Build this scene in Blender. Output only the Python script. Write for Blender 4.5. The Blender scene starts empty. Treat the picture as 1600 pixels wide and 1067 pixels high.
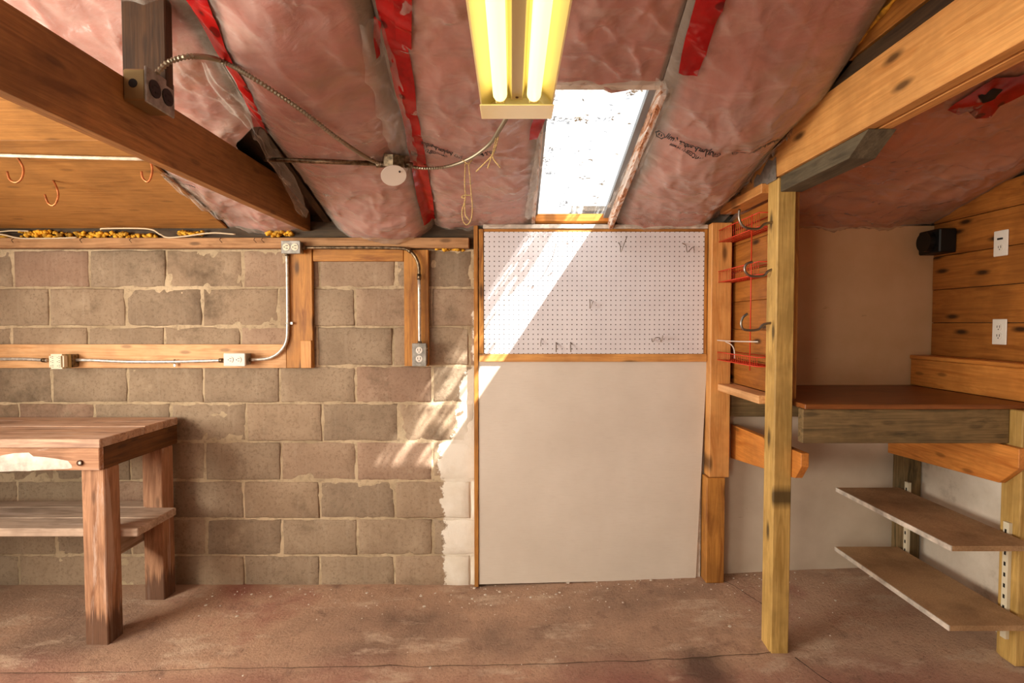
import bpy, bmesh, math, random
from mathutils import Vector, noise

random.seed(7)
scene = bpy.context.scene
COL = scene.collection

# ------------------------------------------------------------------ camera
F, CAM_H = 850.0, 1.41
PITCH = math.atan(28.5 / 850)
cam_d = bpy.data.cameras.new('camera'); cam = bpy.data.objects.new('camera', cam_d); COL.objects.link(cam)
cam.location = (0, 0, CAM_H); cam.rotation_euler = (math.pi / 2 - PITCH, 0, 0)
cam_d.sensor_width = 36; cam_d.lens = F / 1600 * 36; cam_d.clip_start = 0.02
scene.camera = cam
# ------------------------------------------------------------------ light
scene.view_settings.view_transform = 'Standard'; scene.view_settings.look = 'None'
scene.view_settings.gamma = 1; scene.view_settings.use_curve_mapping = False
scene.view_settings.exposure = 0.0
world = bpy.data.worlds.new('sky'); scene.world = world; world.use_nodes = True
wb = world.node_tree.nodes['Background']
wb.inputs[0].default_value = (0.97, 0.985, 1.0, 1); wb.inputs[1].default_value = 1.7
sd = bpy.data.lights.new('sun', 'SUN'); sd.energy = 26; sd.angle = 0.012; sd.color = (1, 0.95, 0.86)
so = bpy.data.objects.new('sun', sd); COL.objects.link(so); so.location = (3, -2, 6)
so.rotation_euler = Vector((-0.56, 0.61, -1.0)).to_track_quat('-Z', 'Y').to_euler()
# daylight through the window in the left wall, and added fill from a made-up doorway behind the camera
def area(name, loc, d, sx, sy, energy, col):
    ad = bpy.data.lights.new(name, 'AREA'); ad.shape = 'RECTANGLE'; ad.size = sx; ad.size_y = sy; ad.energy = energy; ad.color = col
    ao = bpy.data.objects.new(name, ad); COL.objects.link(ao); ao.location = loc; ao.rotation_euler = Vector(d).to_track_quat('-Z', 'Y').to_euler()
area('window_daylight', (-3.06, 0.55, 1.42), (1, 0.0, -0.02), 1.9, 1.0, 150, (1, 0.90, 0.76))
area('added_doorway_fill', (-2.4, -2.5, 1.1), (0.15, 1, 0.0), 1.0, 2.0, 60, (1, 0.86, 0.68))

# ------------------------------------------------------------------ projection helpers: a point of the photograph on a known plane
CP, SP = math.cos(PITCH), math.sin(PITCH)
def ray(px, py):
    u = (px - 800) / F; v = (533.5 - py) / F
    return u, CP + v * SP, -SP + v * CP
def aty(px, py, Y):
    r = ray(px, py); t = Y / r[1]; return Vector((r[0] * t, Y, CAM_H + r[2] * t))
def atx(px, py, X):
    r = ray(px, py); t = X / r[0]; return Vector((X, r[1] * t, CAM_H + r[2] * t))
def atz(px, py, Z):
    r = ray(px, py); t = (Z - CAM_H) / r[2]; return Vector((r[0] * t, r[1] * t, Z))
WY, Z0, SL = 2.9, 1.935, 0.28           # back wall, ceiling height there, roof slope
def linear_z(y): return Z0 + SL * (WY - y)
def plane_z(y): return Z0 + SL * (WY - y) + 0.2 * max(0, 1.9 - y)
def atroof(px, py, off=0.0):
    r = ray(px, py); t = (Z0 + SL * WY - off - CAM_H) / (r[2] + SL * r[1])
    return Vector((r[0] * t, r[1] * t, CAM_H + r[2] * t))
def sstep(a, b, x):
    t = min(1, max(0, (x - a) / (b - a))); return t * t * (3 - 2 * t)
def floor_z(x, y):
    return 0.047 * max(0, x + 0.2) * sstep(1.9, 2.75, y)

# ------------------------------------------------------------------ materials
def lin(c):
    return tuple(((v / 255) / 12.92 if v / 255 <= 0.04045 else ((v / 255 + 0.055) / 1.055) ** 2.4) for v in c) + (1,)
class NT:
    def __init__(s, name):
        s.m = bpy.data.materials.new(name); s.m.use_nodes = True; s.t = s.m.node_tree; s.n = s.t.nodes
        s.p = s.n['Principled BSDF']; s.out = s.n['Material Output']
    def new(s, typ, **kw):
        n = s.n.new(typ)
        for k, v in kw.items():
            if k.startswith('i_'): n.inputs[k[2:].replace('_', ' ')].default_value = v
            else: setattr(n, k, v)
        return n
    def link(s, a, b): s.t.links.new(a, b)
    def coords(s, scale, rnd=True, world=False):
        tc = s.new('ShaderNodeTexCoord'); mp = s.new('ShaderNodeMapping'); mp.inputs['Scale'].default_value = scale
        src = tc.outputs['Object']
        if world:
            g = s.new('ShaderNodeNewGeometry'); src = g.outputs['Position']
        elif rnd:
            oi = s.new('ShaderNodeObjectInfo'); mul = s.new('ShaderNodeVectorMath', operation='SCALE')
            cb = s.new('ShaderNodeCombineXYZ')
            for k in range(3): s.link(oi.outputs['Random'], cb.inputs[k])
            s.link(cb.outputs[0], mul.inputs[0]); mul.inputs['Scale'].default_value = 9.0
            ad_ = s.new('ShaderNodeVectorMath', operation='ADD'); s.link(src, ad_.inputs[0]); s.link(mul.outputs[0], ad_.inputs[1])
            src = ad_.outputs[0]
        s.link(src, mp.inputs['Vector']); return mp.outputs[0]
    def noise(s, vec, scale, detail=5, rough=0.55, dist=0.0):
        n = s.new('ShaderNodeTexNoise'); s.link(vec, n.inputs['Vector'])
        n.inputs['Scale'].default_value = scale; n.inputs['Detail'].default_value = detail
        n.inputs['Roughness'].default_value = rough; n.inputs['Distortion'].default_value = dist
        return n.outputs['Fac']
    def ramp(s, fac, stops):
        r = s.new('ShaderNodeValToRGB'); e = r.color_ramp.elements
        while len(e) < len(stops): e.new(0.5)
        for el, (p, c) in zip(e, stops): el.position = p; el.color = c if len(c) == 4 else lin(c)
        s.link(fac, r.inputs[0]); return r.outputs[0]
    def mix(s, fac, a, b, blend='MIX'):
        m = s.new('ShaderNodeMix', data_type='RGBA', blend_type=blend)
        for sock, v in ((m.inputs[0], fac), (m.inputs[6], a), (m.inputs[7], b)):
            if hasattr(v, 'links') or hasattr(v, 'is_linked'): s.link(v, sock)
            else: sock.default_value = v if not isinstance(v, tuple) or len(v) == 4 else lin(v)
        return m.outputs[2]
    def math(s, op, a, b=0.0):
        m = s.new('ShaderNodeMath', operation=op)
        for i, v in enumerate((a, b)):
            if isinstance(v, (int, float)): m.inputs[i].default_value = v
            else: s.link(v, m.inputs[i])
        return m.outputs[0]
    def bump(s, h, strength, dist=0.01, sock='Normal'):
        b = s.new('ShaderNodeBump'); b.inputs['Strength'].default_value = strength; b.inputs['Distance'].default_value = dist
        s.link(h, b.inputs['Height']); s.link(b.outputs[0], s.p.inputs[sock])
    def base(s, c, rough=0.7, metal=0.0, spec=0.4):
        if hasattr(c, 'links'): s.link(c, s.p.inputs['Base Color'])
        else: s.p.inputs['Base Color'].default_value = lin(c)
        if not isinstance(rough, (int, float)): s.link(rough, s.p.inputs['Roughness'])
        else: s.p.inputs['Roughness'].default_value = rough
        s.p.inputs['Metallic'].default_value = metal; s.p.inputs['Specular IOR Level'].default_value = spec
BLK = (0, 0, 0, 1); WHT = (1, 1, 1, 1)

WOODS = {  # light, dark, knot strength, roughness
    'pine':   ((222, 164, 96), (194, 128, 64), 0.8, 0.5),
    'beam':   ((228, 172, 102), (206, 144, 76), 0.9, 0.5),
    'board':  ((228, 180, 128), (204, 146, 88), 0.5, 0.6),
    'stain':  ((196, 136, 62), (146, 90, 36), 0.8, 0.55),
    'ledger': ((186, 142, 98), (142, 100, 62), 0.6, 0.75),
    'brown':  ((168, 116, 62), (126, 82, 40), 0.4, 0.6),
    'walnut': ((84, 56, 30), (56, 36, 18), 0.3, 0.7),
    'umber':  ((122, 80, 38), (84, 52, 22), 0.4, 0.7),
    'dark':   ((78, 60, 38), (48, 36, 22), 0.3, 0.7),
    'treated': ((208, 172, 100), (166, 130, 64), 0.9, 0.6),
    'weather': ((136, 112, 74), (82, 70, 44), 0.4, 0.8),
    'grey':   ((104, 94, 72), (72, 64, 48), 0.2, 0.8),
    'counter': ((146, 88, 42), (112, 64, 30), 0.3, 0.4),
    'wallpine': ((176, 112, 48), (140, 82, 30), 1.0, 0.45),
    'cedar':  ((222, 148, 70), (188, 112, 46), 0.5, 0.45),
    'ply':    ((174, 122, 62), (146, 98, 46), 0.35, 0.65),
    'bench':  ((188, 142, 108), (138, 96, 68), 0.4, 0.75),
    'benchtop': ((208, 174, 146), (158, 124, 104), 0.4, 0.75),
    'old':    ((196, 172, 150), (152, 128, 108), 0.3, 0.8),
    'chip':   ((196, 160, 118), (164, 128, 90), 0.0, 0.8),
}
_wood = {}
def wood(kind, axis, thin=None):
    key = kind + axis + (thin or '')
    if key in _wood: return _wood[key]
    light, dark, knot, rough = WOODS[kind]
    t = NT('wood_' + key)
    def sc(l, c): return tuple(l if a == axis else c for a in 'xyz')
    v1 = t.coords(sc(0.9, 9.0)); v2 = t.coords(sc(3.0, 120.0)); v3 = t.coords(tuple(0.0 if a == thin else 2.4 if a == axis else 7.5 for a in 'xyz')); v4 = t.coords((3, 3, 3))
    if kind == 'chip':
        col = t.ramp(t.noise(t.coords((1, 1, 1)), 140, 3, 0.7), [(0.3, dark), (0.7, light)])
        stain = t.noise(v4, 1.6, 5, 0.6); col = t.mix(t.ramp(stain, [(0.42, BLK), (0.7, (0.6, 0.6, 0.6, 1))]), col, (104, 74, 48))
        t.base(col, rough); _wood[key] = t.m; return t.m
    g = t.noise(v1, 2.4, 6, 0.6, 1.6)
    col = t.ramp(g, [(0.32, dark), (0.52, light), (0.68, tuple(int(0.5 * a + 0.5 * b) for a, b in zip(light, dark)))])
    streak = t.noise(v2, 1.0, 3, 0.6)
    col = t.mix(t.ramp(streak, [(0.35, (0.62, 0.62, 0.62, 1)), (0.58, WHT)]), tuple(int(a * 0.85) for a in dark), col)
    blotch = t.noise(v4, 1.3, 4, 0.6)
    col = t.mix(t.ramp(blotch, [(0.35, (0.45, 0.45, 0.45, 1)), (0.55, BLK)]), col, tuple(int(a * 0.75) for a in dark))
    if knot > 0:
        vo = t.new('ShaderNodeTexVoronoi', voronoi_dimensions='2D'); vo.inputs['Scale'].default_value = 1.0
        mid = [a for a in 'xyz' if a != axis and a != thin][0]
        sp = t.new('ShaderNodeSeparateXYZ'); t.link(v3, sp.inputs[0]); cb = t.new('ShaderNodeCombineXYZ')
        t.link(sp.outputs['xyz'.index(axis)], cb.inputs[0]); t.link(sp.outputs['xyz'.index(mid)], cb.inputs[1]); t.link(cb.outputs[0], vo.inputs['Vector'])
        km = t.ramp(vo.outputs['Distance'], [(0.045, (knot, knot, knot, 1)), (0.13 if knot >= 0.8 else 0.09, BLK)])
        col = t.mix(km, col, tuple(int(a * 0.42) for a in dark))
    if kind in ('bench', 'old', 'benchtop'):      # worn pale paint
        w = t.noise(v1, 1.7, 8, 0.65, 0.5)
        col = t.mix(t.ramp(w, [(0.54, BLK), (0.60, (0.55, 0.55, 0.55, 1))]), col, (206, 184, 168))
    if kind == 'bench':                            # damp stains at the feet
        g_ = t.new('ShaderNodeNewGeometry'); sz = t.new('ShaderNodeSeparateXYZ'); t.link(g_.outputs['Position'], sz.inputs[0])
        k_ = t.math('ADD', sz.outputs['Z'], t.math('MULTIPLY', t.math('SUBTRACT', streak, 0.5), 0.25))
        col = t.mix(t.ramp(k_, [(0.10, (0.75, 0.75, 0.75, 1)), (0.15, BLK)]), col, (78, 52, 38))
    if kind in ('weather', 'grey', 'dark', 'brown'):
        w = t.noise(v1, 2.2, 8, 0.7)
        col = t.mix(t.ramp(w, [(0.56, BLK), (0.7, (0.4, 0.4, 0.4, 1))]), col, tuple(min(255, int(a * 1.35)) for a in light))
    t.base(col, rough)
    t.bump(streak, 0.25, 0.004)
    _wood[key] = t.m
    return t.m

def simple(name, c, rough=0.5, metal=0.0, var=0.0, spec=0.4, scale=30):
    t = NT(name)
    if var:
        n = t.noise(t.coords((1, 1, 1)), scale, 5, 0.6)
        a = tuple(max(0, int(x * (1 - var))) for x in c); b = tuple(min(255, int(x * (1 + var * 0.5))) for x in c)
        t.base(t.ramp(n, [(0.35, a), (0.65, b)]), rough, metal, spec); t.bump(n, 0.15, 0.003)
    else: t.base(c, rough, metal, spec)
    return t.m
M = {}
M['steel'] = simple('galvanised_steel', (206, 200, 190), 0.38, 0.55, 0.15, scale=60)
M['oldsteel'] = simple('dull_steel', (128, 112, 90), 0.45, 1.0, 0.4, scale=50)
M['boxgrey'] = simple('grey_box_metal', (158, 154, 146), 0.5, 0.5, 0.2)
M['white'] = simple('white_plastic', (226, 220, 208), 0.4)
M['ivory'] = simple('ivory_plastic', (222, 214, 188), 0.45)
M['black'] = simple('black_slot', (20, 18, 16), 0.6)
M['blackbox'] = simple('black_housing', (14, 16, 15), 0.5)
M['copper'] = simple('copper_hook', (196, 120, 72), 0.35, 0.6, 0.2)
M['redwire'] = simple('red_coated_wire', (205, 62, 34), 0.4)
M['whitewire'] = simple('white_coated_wire', (216, 204, 192), 0.4)
M['foam'] = simple('yellow_spray_foam', (224, 166, 46), 0.7, 0, 0.35, scale=25)
M['cable'] = simple('white_cable', (206, 190, 160), 0.6)
M['twine'] = simple('tan_twine', (206, 176, 116), 0.9, 0, 0.3, scale=200)
M['rod'] = simple('white_painted_rod', (222, 208, 184), 0.4, 0, 0.15)
M['lampmetal'] = simple('cream_lamp_enamel', (240, 226, 164), 0.35)
M['lampmid'] = simple('grey_lamp_channel', (188, 172, 120), 0.45)
M['rust'] = simple('rusty_nail', (84, 56, 40), 0.7, 0.5)
M['framegrey'] = simple('grey_skylight_frame', (128, 132, 134), 0.5)
M['ink'] = simple('black_ink', (24, 20, 20), 0.5)
M['chipstuff'] = simple('pale_chip', (214, 204, 190), 0.8)
M['hookzinc'] = simple('hook_zinc', (150, 140, 130), 0.35, 1.0)
M['dirt'] = simple('dark_dirt', (70, 56, 44), 0.9)

def m_tube():
    t = NT('fluorescent_tube'); t.base((255, 240, 150), 0.3)
    t.p.inputs['Emission Color'].default_value = (1.0, 0.86, 0.34, 1); t.p.inputs['Emission Strength'].default_value = 2.0
    return t.m
M['tube'] = m_tube()

def whitewash(t, col, n1):
    # old white wash: a ragged painted margin beside the board panel, wider low down
    g = t.new('ShaderNodeNewGeometry'); sx = t.new('ShaderNodeSeparateXYZ'); t.link(g.outputs['Position'], sx.inputs[0])
    edge = t.new('ShaderNodeValToRGB'); el = edge.color_ramp.elements
    zs = [(0.0, 0.36), (0.40, 0.40), (0.425, 0.39), (0.435, 0.31), (0.62, 0.27), (0.67, 0.205), (1.0, 0.19)]
    while len(el) < len(zs): el.new(0.5)
    for e, (p, c) in zip(el, zs): e.position = p; e.color = (c, c, c, 1)
    t.link(t.math('DIVIDE', sx.outputs['Z'], 1.8), edge.inputs[0])
    wn = t.noise(t.coords((1, 1, 1), world=True), 16, 8, 0.7)
    thr = t.math('ADD', t.math('ADD', sx.outputs['X'], edge.outputs[0]), t.math('MULTIPLY', t.math('SUBTRACT', wn, 0.5), 0.16))
    mask = t.ramp(thr, [(0.0, BLK), (0.008, WHT)])
    paint = t.ramp(n1, [(0.3, (214, 204, 184)), (0.6, (238, 232, 218))])
    col = t.mix(mask, col, paint)
    return col
def m_block():
    t = NT('concrete_block')
    v = t.coords((1, 1, 1)); n1 = t.noise(v, 3.5, 6, 0.65); n2 = t.noise(v, 60, 6, 0.75); vs = t.coords((22, 22, 1.6)); n3 = t.noise(vs, 1.5, 5, 0.6)
    col = t.ramp(n1, [(0.3, (122, 106, 88)), (0.5, (152, 134, 112)), (0.72, (178, 160, 136))])
    col = t.mix(t.ramp(n2, [(0.36, (0.8, 0.8, 0.8, 1)), (0.5, BLK)]), col, (92, 78, 62))
    col = t.mix(t.ramp(n3, [(0.56, BLK), (0.75, (0.35, 0.35, 0.35, 1))]), col, (196, 182, 160))
    oi = t.new('ShaderNodeObjectInfo')
    col = t.mix(0.5, col, t.ramp(oi.outputs['Random'], [(0, (138, 120, 100)), (0.35, (156, 136, 112)), (0.7, (164, 140, 114)), (1, (160, 126, 106))]))
    sm = t.noise(t.coords((1, 1, 1), world=True), 7, 8, 0.72)
    col = t.mix(t.ramp(sm, [(0.58, BLK), (0.70, (0.4, 0.4, 0.4, 1))]), col, (184, 166, 140))
    sp = t.noise(t.coords((1, 1, 1), world=True), 2.2, 8, 0.7)
    col = t.mix(t.ramp(sp, [(0.30, (0.75, 0.75, 0.75, 1)), (0.44, BLK)]), col, (86, 72, 56))
    col = whitewash(t, col, n1)
    t.base(col, 0.9, 0, 0.2)
    h = t.math('ADD', n2, t.math('MULTIPLY', n1, 0.8)); t.bump(h, 0.45, 0.006)
    return t.m
M['block'] = m_block()
def m_mortar():
    t = NT('mortar'); v = t.coords((1, 1, 1), rnd=False); n = t.noise(v, 40, 7, 0.7); n1 = t.noise(v, 2, 4, 0.6)
    col = t.ramp(n1, [(0.35, (160, 142, 114)), (0.65, (206, 186, 154))])
    col = t.mix(t.ramp(n, [(0.3, (0.6, 0.6, 0.6, 1)), (0.5, BLK)]), col, (112, 96, 76))
    col = whitewash(t, col, n1)
    t.base(col, 0.95, 0, 0.2); t.bump(n, 0.6, 0.01); return t.m
M['mortar'] = m_mortar()
def m_plaster():
    t = NT('painted_plaster'); v = t.coords((1, 1, 1), rnd=False); n = t.noise(v, 2.2, 6, 0.6); s = t.noise(t.coords((2.5, 2.5, 9), rnd=False), 3.0, 8, 0.7)
    col = t.ramp(n, [(0.35, (188, 172, 150)), (0.65, (208, 194, 174))])
    # above the counter the wall colour turns tan
    g = t.new('ShaderNodeNewGeometry'); sx = t.new('ShaderNodeSeparateXYZ'); t.link(g.outputs['Position'], sx.inputs[0])
    tan = t.math('MULTIPLY', t.math('GREATER_THAN', sx.outputs['Z'], 1.07), t.math('GREATER_THAN', sx.outputs['X'], 1.16))
    col = t.mix(tan, col, t.ramp(n, [(0.35, (208, 170, 124)), (0.65, (222, 186, 142))]))
    col = t.mix(t.ramp(s, [(0.24, (0.7, 0.7, 0.7, 1)), (0.34, BLK)]), col, (150, 112, 80))
    t.base(col, 0.75); t.bump(n, 0.1, 0.01); return t.m
M['plaster'] = m_plaster()
def m_foundation():
    t = NT('painted_foundation'); v = t.coords((1, 1, 1), rnd=False); n = t.noise(v, 3, 6, 0.65)
    col = t.ramp(n, [(0.32, (150, 138, 122)), (0.45, (206, 196, 180)), (0.7, (226, 218, 204))])
    t.base(col, 0.8); t.bump(n, 0.3, 0.02); return t.m
M['foundation'] = m_foundation()
def m_hardboard():
    t = NT('white_hardboard'); v = t.coords((1, 1, 1), rnd=False); n = t.noise(v, 1.8, 5, 0.6); f = t.noise(t.coords((8, 8, 90), rnd=False), 2, 4, 0.6)
    col = t.ramp(n, [(0.3, (204, 193, 178)), (0.7, (220, 210, 196))])
    col = t.mix(t.ramp(f, [(0.3, (0.25, 0.25, 0.25, 1)), (0.5, BLK)]), col, (196, 182, 166))
    d = t.noise(v, 11, 8, 0.75); col = t.mix(t.ramp(d, [(0.22, (0.5, 0.5, 0.5, 1)), (0.28, BLK)]), col, (140, 112, 84))
    t.base(col, 0.55); return t.m
M['hardboard'] = m_hardboard()
def m_peg():
    t = NT('perforated_white_board')
    tc = t.new('ShaderNodeTexCoord'); sc = t.new('ShaderNodeVectorMath', operation='SCALE'); t.link(tc.outputs['Object'], sc.inputs[0]); sc.inputs['Scale'].default_value = 1 / 0.0254
    fr = t.new('ShaderNodeVectorMath', operation='FRACTION'); t.link(sc.outputs[0], fr.inputs[0])
    sb = t.new('ShaderNodeVectorMath', operation='SUBTRACT'); t.link(fr.outputs[0], sb.inputs[0]); sb.inputs[1].default_value = (0.5, 0.5, 0.5)
    ml = t.new('ShaderNodeVectorMath', operation='MULTIPLY'); t.link(sb.outputs[0], ml.inputs[0]); ml.inputs[1].default_value = (1, 0, 1)
    ln = t.new('ShaderNodeVectorMath', operation='LENGTH'); t.link(ml.outputs[0], ln.inputs[0])
    n = t.noise(t.coords((1, 1, 1), rnd=False), 3, 5, 0.6)
    hole = t.ramp(ln.outputs['Value'], [(0.105, WHT), (0.135, BLK)])
    col = t.mix(hole, t.ramp(n, [(0.35, (212, 208, 212)), (0.65, (224, 221, 224))]), (58, 48, 44))
    t.base(col, 0.45); t.bump(t.math('SUBTRACT', 1.0, hole), 0.3, 0.003); return t.m
M['peg'] = m_peg()
def m_floor():
    t = NT('worn_red_painted_concrete'); v = t.coords((1, 1, 1), rnd=False)
    n1 = t.noise(v, 0.9, 7, 0.62); n2 = t.noise(v, 5, 8, 0.7); n3 = t.noise(v, 70, 6, 0.75); n4 = t.noise(t.coords((1, 2.2, 1), rnd=False), 2.6, 9, 0.72)
    col = t.ramp(n1, [(0.34, (116, 96, 82)), (0.45, (168, 138, 116)), (0.55, (190, 156, 130)), (0.66, (160, 106, 92))])
    g = t.new('ShaderNodeNewGeometry'); sx = t.new('ShaderNodeSeparateXYZ'); t.link(g.outputs['Position'], sx.inputs[0])
    # in front of the slab joint more of the red paint is left
    redz = t.ramp(t.math('ADD', t.math('MULTIPLY', sx.outputs['Y'], 0.33), t.math('MULTIPLY', t.math('SUBTRACT', n1, 0.5), 0.3)), [(0.66, (0.6, 0.6, 0.6, 1)), (0.74, BLK)])
    col = t.mix(redz, col, (166, 104, 94))
    col = t.mix(t.ramp(n2, [(0.30, (0.75, 0.75, 0.75, 1)), (0.44, BLK)]), col, (116, 90, 78))
    col = t.mix(t.ramp(n4, [(0.54, BLK), (0.65, (0.75, 0.75, 0.75, 1))]), col, (208, 184, 160))
    col = t.mix(t.ramp(n3, [(0.28, (0.7, 0.7, 0.7, 1)), (0.45, BLK)]), col, (98, 76, 66))
    # dark oil stain by the post
    vd = t.new('ShaderNodeVectorMath', operation='DISTANCE'); t.link(g.outputs['Position'], vd.inputs[0]); vd.inputs[1].default_value = (0.78, 2.16, 0)
    k_ = t.math('ADD', vd.outputs['Value'], t.math('MULTIPLY', t.math('SUBTRACT', n2, 0.5), 0.18))
    col = t.mix(t.ramp(k_, [(0.06, (0.7, 0.7, 0.7, 1)), (0.15, BLK)]), col, (66, 52, 44))
    t.base(col, 0.85, 0, 0.3); t.bump(t.math('ADD', n3, n2), 0.7, 0.012); return t.m
M['floor'] = m_floor()
def m_insul(name, pink, tan, pale, coat=0.55):
    t = NT(name); v = t.coords((1, 1, 1), rnd=False)
    n1 = t.noise(v, 2.4, 6, 0.6, 0.6); n2 = t.noise(v, 6, 6, 0.65, 1.2); n3 = t.noise(t.coords((2.0, 5.0, 2.0), rnd=False), 2.0, 7, 0.6, 1.4)
    col = t.ramp(n1, [(0.3, tan), (0.46, pink), (0.62, pink), (0.75, pale)])
    col = t.mix(t.ramp(n2, [(0.35, (0.45, 0.45, 0.45, 1)), (0.55, BLK)]), col, tuple(int(a * 0.72) for a in pink))
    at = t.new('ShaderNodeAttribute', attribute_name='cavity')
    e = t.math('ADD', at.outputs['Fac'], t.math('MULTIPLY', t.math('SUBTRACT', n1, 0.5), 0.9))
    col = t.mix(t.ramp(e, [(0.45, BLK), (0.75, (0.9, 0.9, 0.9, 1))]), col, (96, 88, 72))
    film = t.ramp(n3, [(0.56, BLK), (0.75, (0.28, 0.28, 0.28, 1))])
    col = t.mix(film, col, (214, 200, 188))
    t.base(col, 0.7, 0, 0.3)
    t.p.inputs['Coat Weight'].default_value = coat; t.p.inputs['Coat Roughness'].default_value = 0.16
    t.bump(n1, 0.25, 0.05); t.bump(n3, 1.0, 0.09, 'Coat Normal')
    return t.m
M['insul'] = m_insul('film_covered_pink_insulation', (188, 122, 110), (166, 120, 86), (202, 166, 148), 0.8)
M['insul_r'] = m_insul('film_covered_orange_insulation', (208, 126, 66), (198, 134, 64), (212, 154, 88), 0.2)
def m_film():
    t = NT('clear_poly_film'); tr = t.new('ShaderNodeBsdfTransparent'); tr.inputs[0].default_value = (0.97, 0.96, 0.94, 1)
    t.base((226, 220, 208), 0.18, 0, 0.8)
    lw = t.new('ShaderNodeLayerWeight'); lw.inputs['Blend'].default_value = 0.35
    mx = t.new('ShaderNodeMixShader'); f = t.math('ADD', t.math('MULTIPLY', lw.outputs['Facing'], 0.4), 0.10)
    t.link(f, mx.inputs[0]); t.link(tr.outputs[0], mx.inputs[1]); t.link(t.p.outputs[0], mx.inputs[2]); t.link(mx.outputs[0], t.out.inputs[0])
    t.bump(t.noise(t.coords((1, 1, 1)), 14, 4, 0.55, 1.0), 0.35, 0.01)
    return t.m
M['film'] = m_film()
def m_tape():
    t = NT('red_sheathing_tape'); v = t.coords((1, 1, 1)); n = t.noise(v, 12, 5, 0.6)
    vo = t.new('ShaderNodeTexVoronoi'); t.link(v, vo.inputs['Vector']); vo.inputs['Scale'].default_value = 13
    col = t.mix(t.ramp(vo.outputs['Distance'], [(0.18, (0.75, 0.75, 0.75, 1)), (0.24, BLK)]), t.ramp(n, [(0.3, (126, 8, 10)), (0.7, (178, 14, 14))]), (56, 6, 6))
    t.base(col, 0.22, 0, 0.6); t.bump(n, 0.3, 0.01); return t.m
M['tape'] = m_tape()
def m_pane():
    # clear sheet with added streaks down the slope that break up the sun, thickest left
    t = NT('sun_streaking_pane'); tr = t.new('ShaderNodeBsdfTransparent'); tr.inputs[0].default_value = (0.97, 0.98, 1, 1)
    tl = t.new('ShaderNodeBsdfTranslucent'); tl.inputs[0].default_value = (0.42, 0.42, 0.42, 1)
    tc = t.new('ShaderNodeTexCoord'); sx = t.new('ShaderNodeSeparateXYZ'); t.link(tc.outputs['Object'], sx.inputs[0])
    st = t.noise(t.coords((26, 1.3, 1), rnd=False), 1.0, 4, 0.6); bl = t.noise(t.coords((5, 5, 5), rnd=False), 1.6, 4, 0.6)
    d = t.math('ADD', t.math('ADD', st, t.math('MULTIPLY', t.math('SUBTRACT', bl, 0.5), 0.7)), t.math('MULTIPLY', sx.outputs['X'], -1.1))
    mx = t.new('ShaderNodeMixShader'); t.link(t.ramp(d, [(0.40, (0.08, 0.08, 0.08, 1)), (0.60, (0.9, 0.9, 0.9, 1))]), mx.inputs[0])
    t.link(tr.outputs[0], mx.inputs[1]); t.link(tl.outputs[0], mx.inputs[2]); t.link(mx.outputs[0], t.out.inputs[0]); return t.m
M['pane'] = m_pane()
def m_flaky():
    t = NT('flaking_whitewashed_wood'); v = t.coords((1, 1, 1), rnd=False); n = t.noise(t.coords((14, 3.0, 14), rnd=False), 2.2, 8, 0.7, 1.0)
    col = t.ramp(n, [(0.36, (96, 62, 40)), (0.44, (196, 128, 78)), (0.52, (226, 206, 190)), (0.7, (240, 232, 226))])
    t.base(col, 0.8); t.bump(n, 0.8, 0.02); return t.m
M['flaky'] = m_flaky()
def m_leaf():
    t = NT('dry_leaf'); oi = t.noise(t.coords((1, 1, 1)), 18, 2); t.base(t.ramp(oi, [(0.35, (150, 128, 76)), (0.6, (196, 184, 130))]), 0.8)
    return t.m
M['leaf'] = m_leaf()
def m_flex():
    t = NT('armoured_cable_steel'); t.base((150, 140, 118), 0.42, 0.7); return t.m
M['flex'] = m_flex()
M['whitewash'] = simple('chipped_white_paint', (206, 196, 182), 0.6, 0, 0.2, scale=14)

# ------------------------------------------------------------------ mesh helpers
WL = {}
def link(name, me, mat, parent, centre):
    o = bpy.data.objects.new(name, me); COL.objects.link(o)
    if mat is not None and not me.materials: me.materials.append(mat)
    o.location = Vector(centre) - (WL[parent.name] if parent else Vector((0, 0, 0)))
    if parent: o.parent = parent
    WL[o.name] = Vector(centre)
    return o
def mesh(name, vs, fs, mat, parent=None, smooth=False, centre=None):
    vs = [Vector(v) for v in vs]
    if centre is None:
        c = Vector([(min(v[k] for v in vs) + max(v[k] for v in vs)) / 2 for k in range(3)])
        c.z = c.z if parent else min(v.z for v in vs)
    else: c = Vector(centre)
    me = bpy.data.meshes.new(name); me.from_pydata([v - c for v in vs], [], fs)
    bm = bmesh.new(); bm.from_mesh(me); bmesh.ops.recalc_face_normals(bm, faces=bm.faces); bm.to_mesh(me); bm.free()
    if smooth:
        for p in me.polygons: p.use_smooth = True
    return link(name, me, mat, parent, c)
def tag(o, label, cat, group=None):
    o['label'] = label; o['category'] = cat
    if group: o['group'] = group
    return o
def structure(o): o['kind'] = 'structure'; return o
def empty(name, loc):
    o = bpy.data.objects.new(name, None); COL.objects.link(o); o.location = loc; o.empty_display_size = 0.1; WL[o.name] = Vector(loc); return o
def longaxis(lo, hi):
    d = [hi[k] - lo[k] for k in range(3)]; return 'xyz'[d.index(max(d))], 'xyz'[d.index(min(d))]
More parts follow.
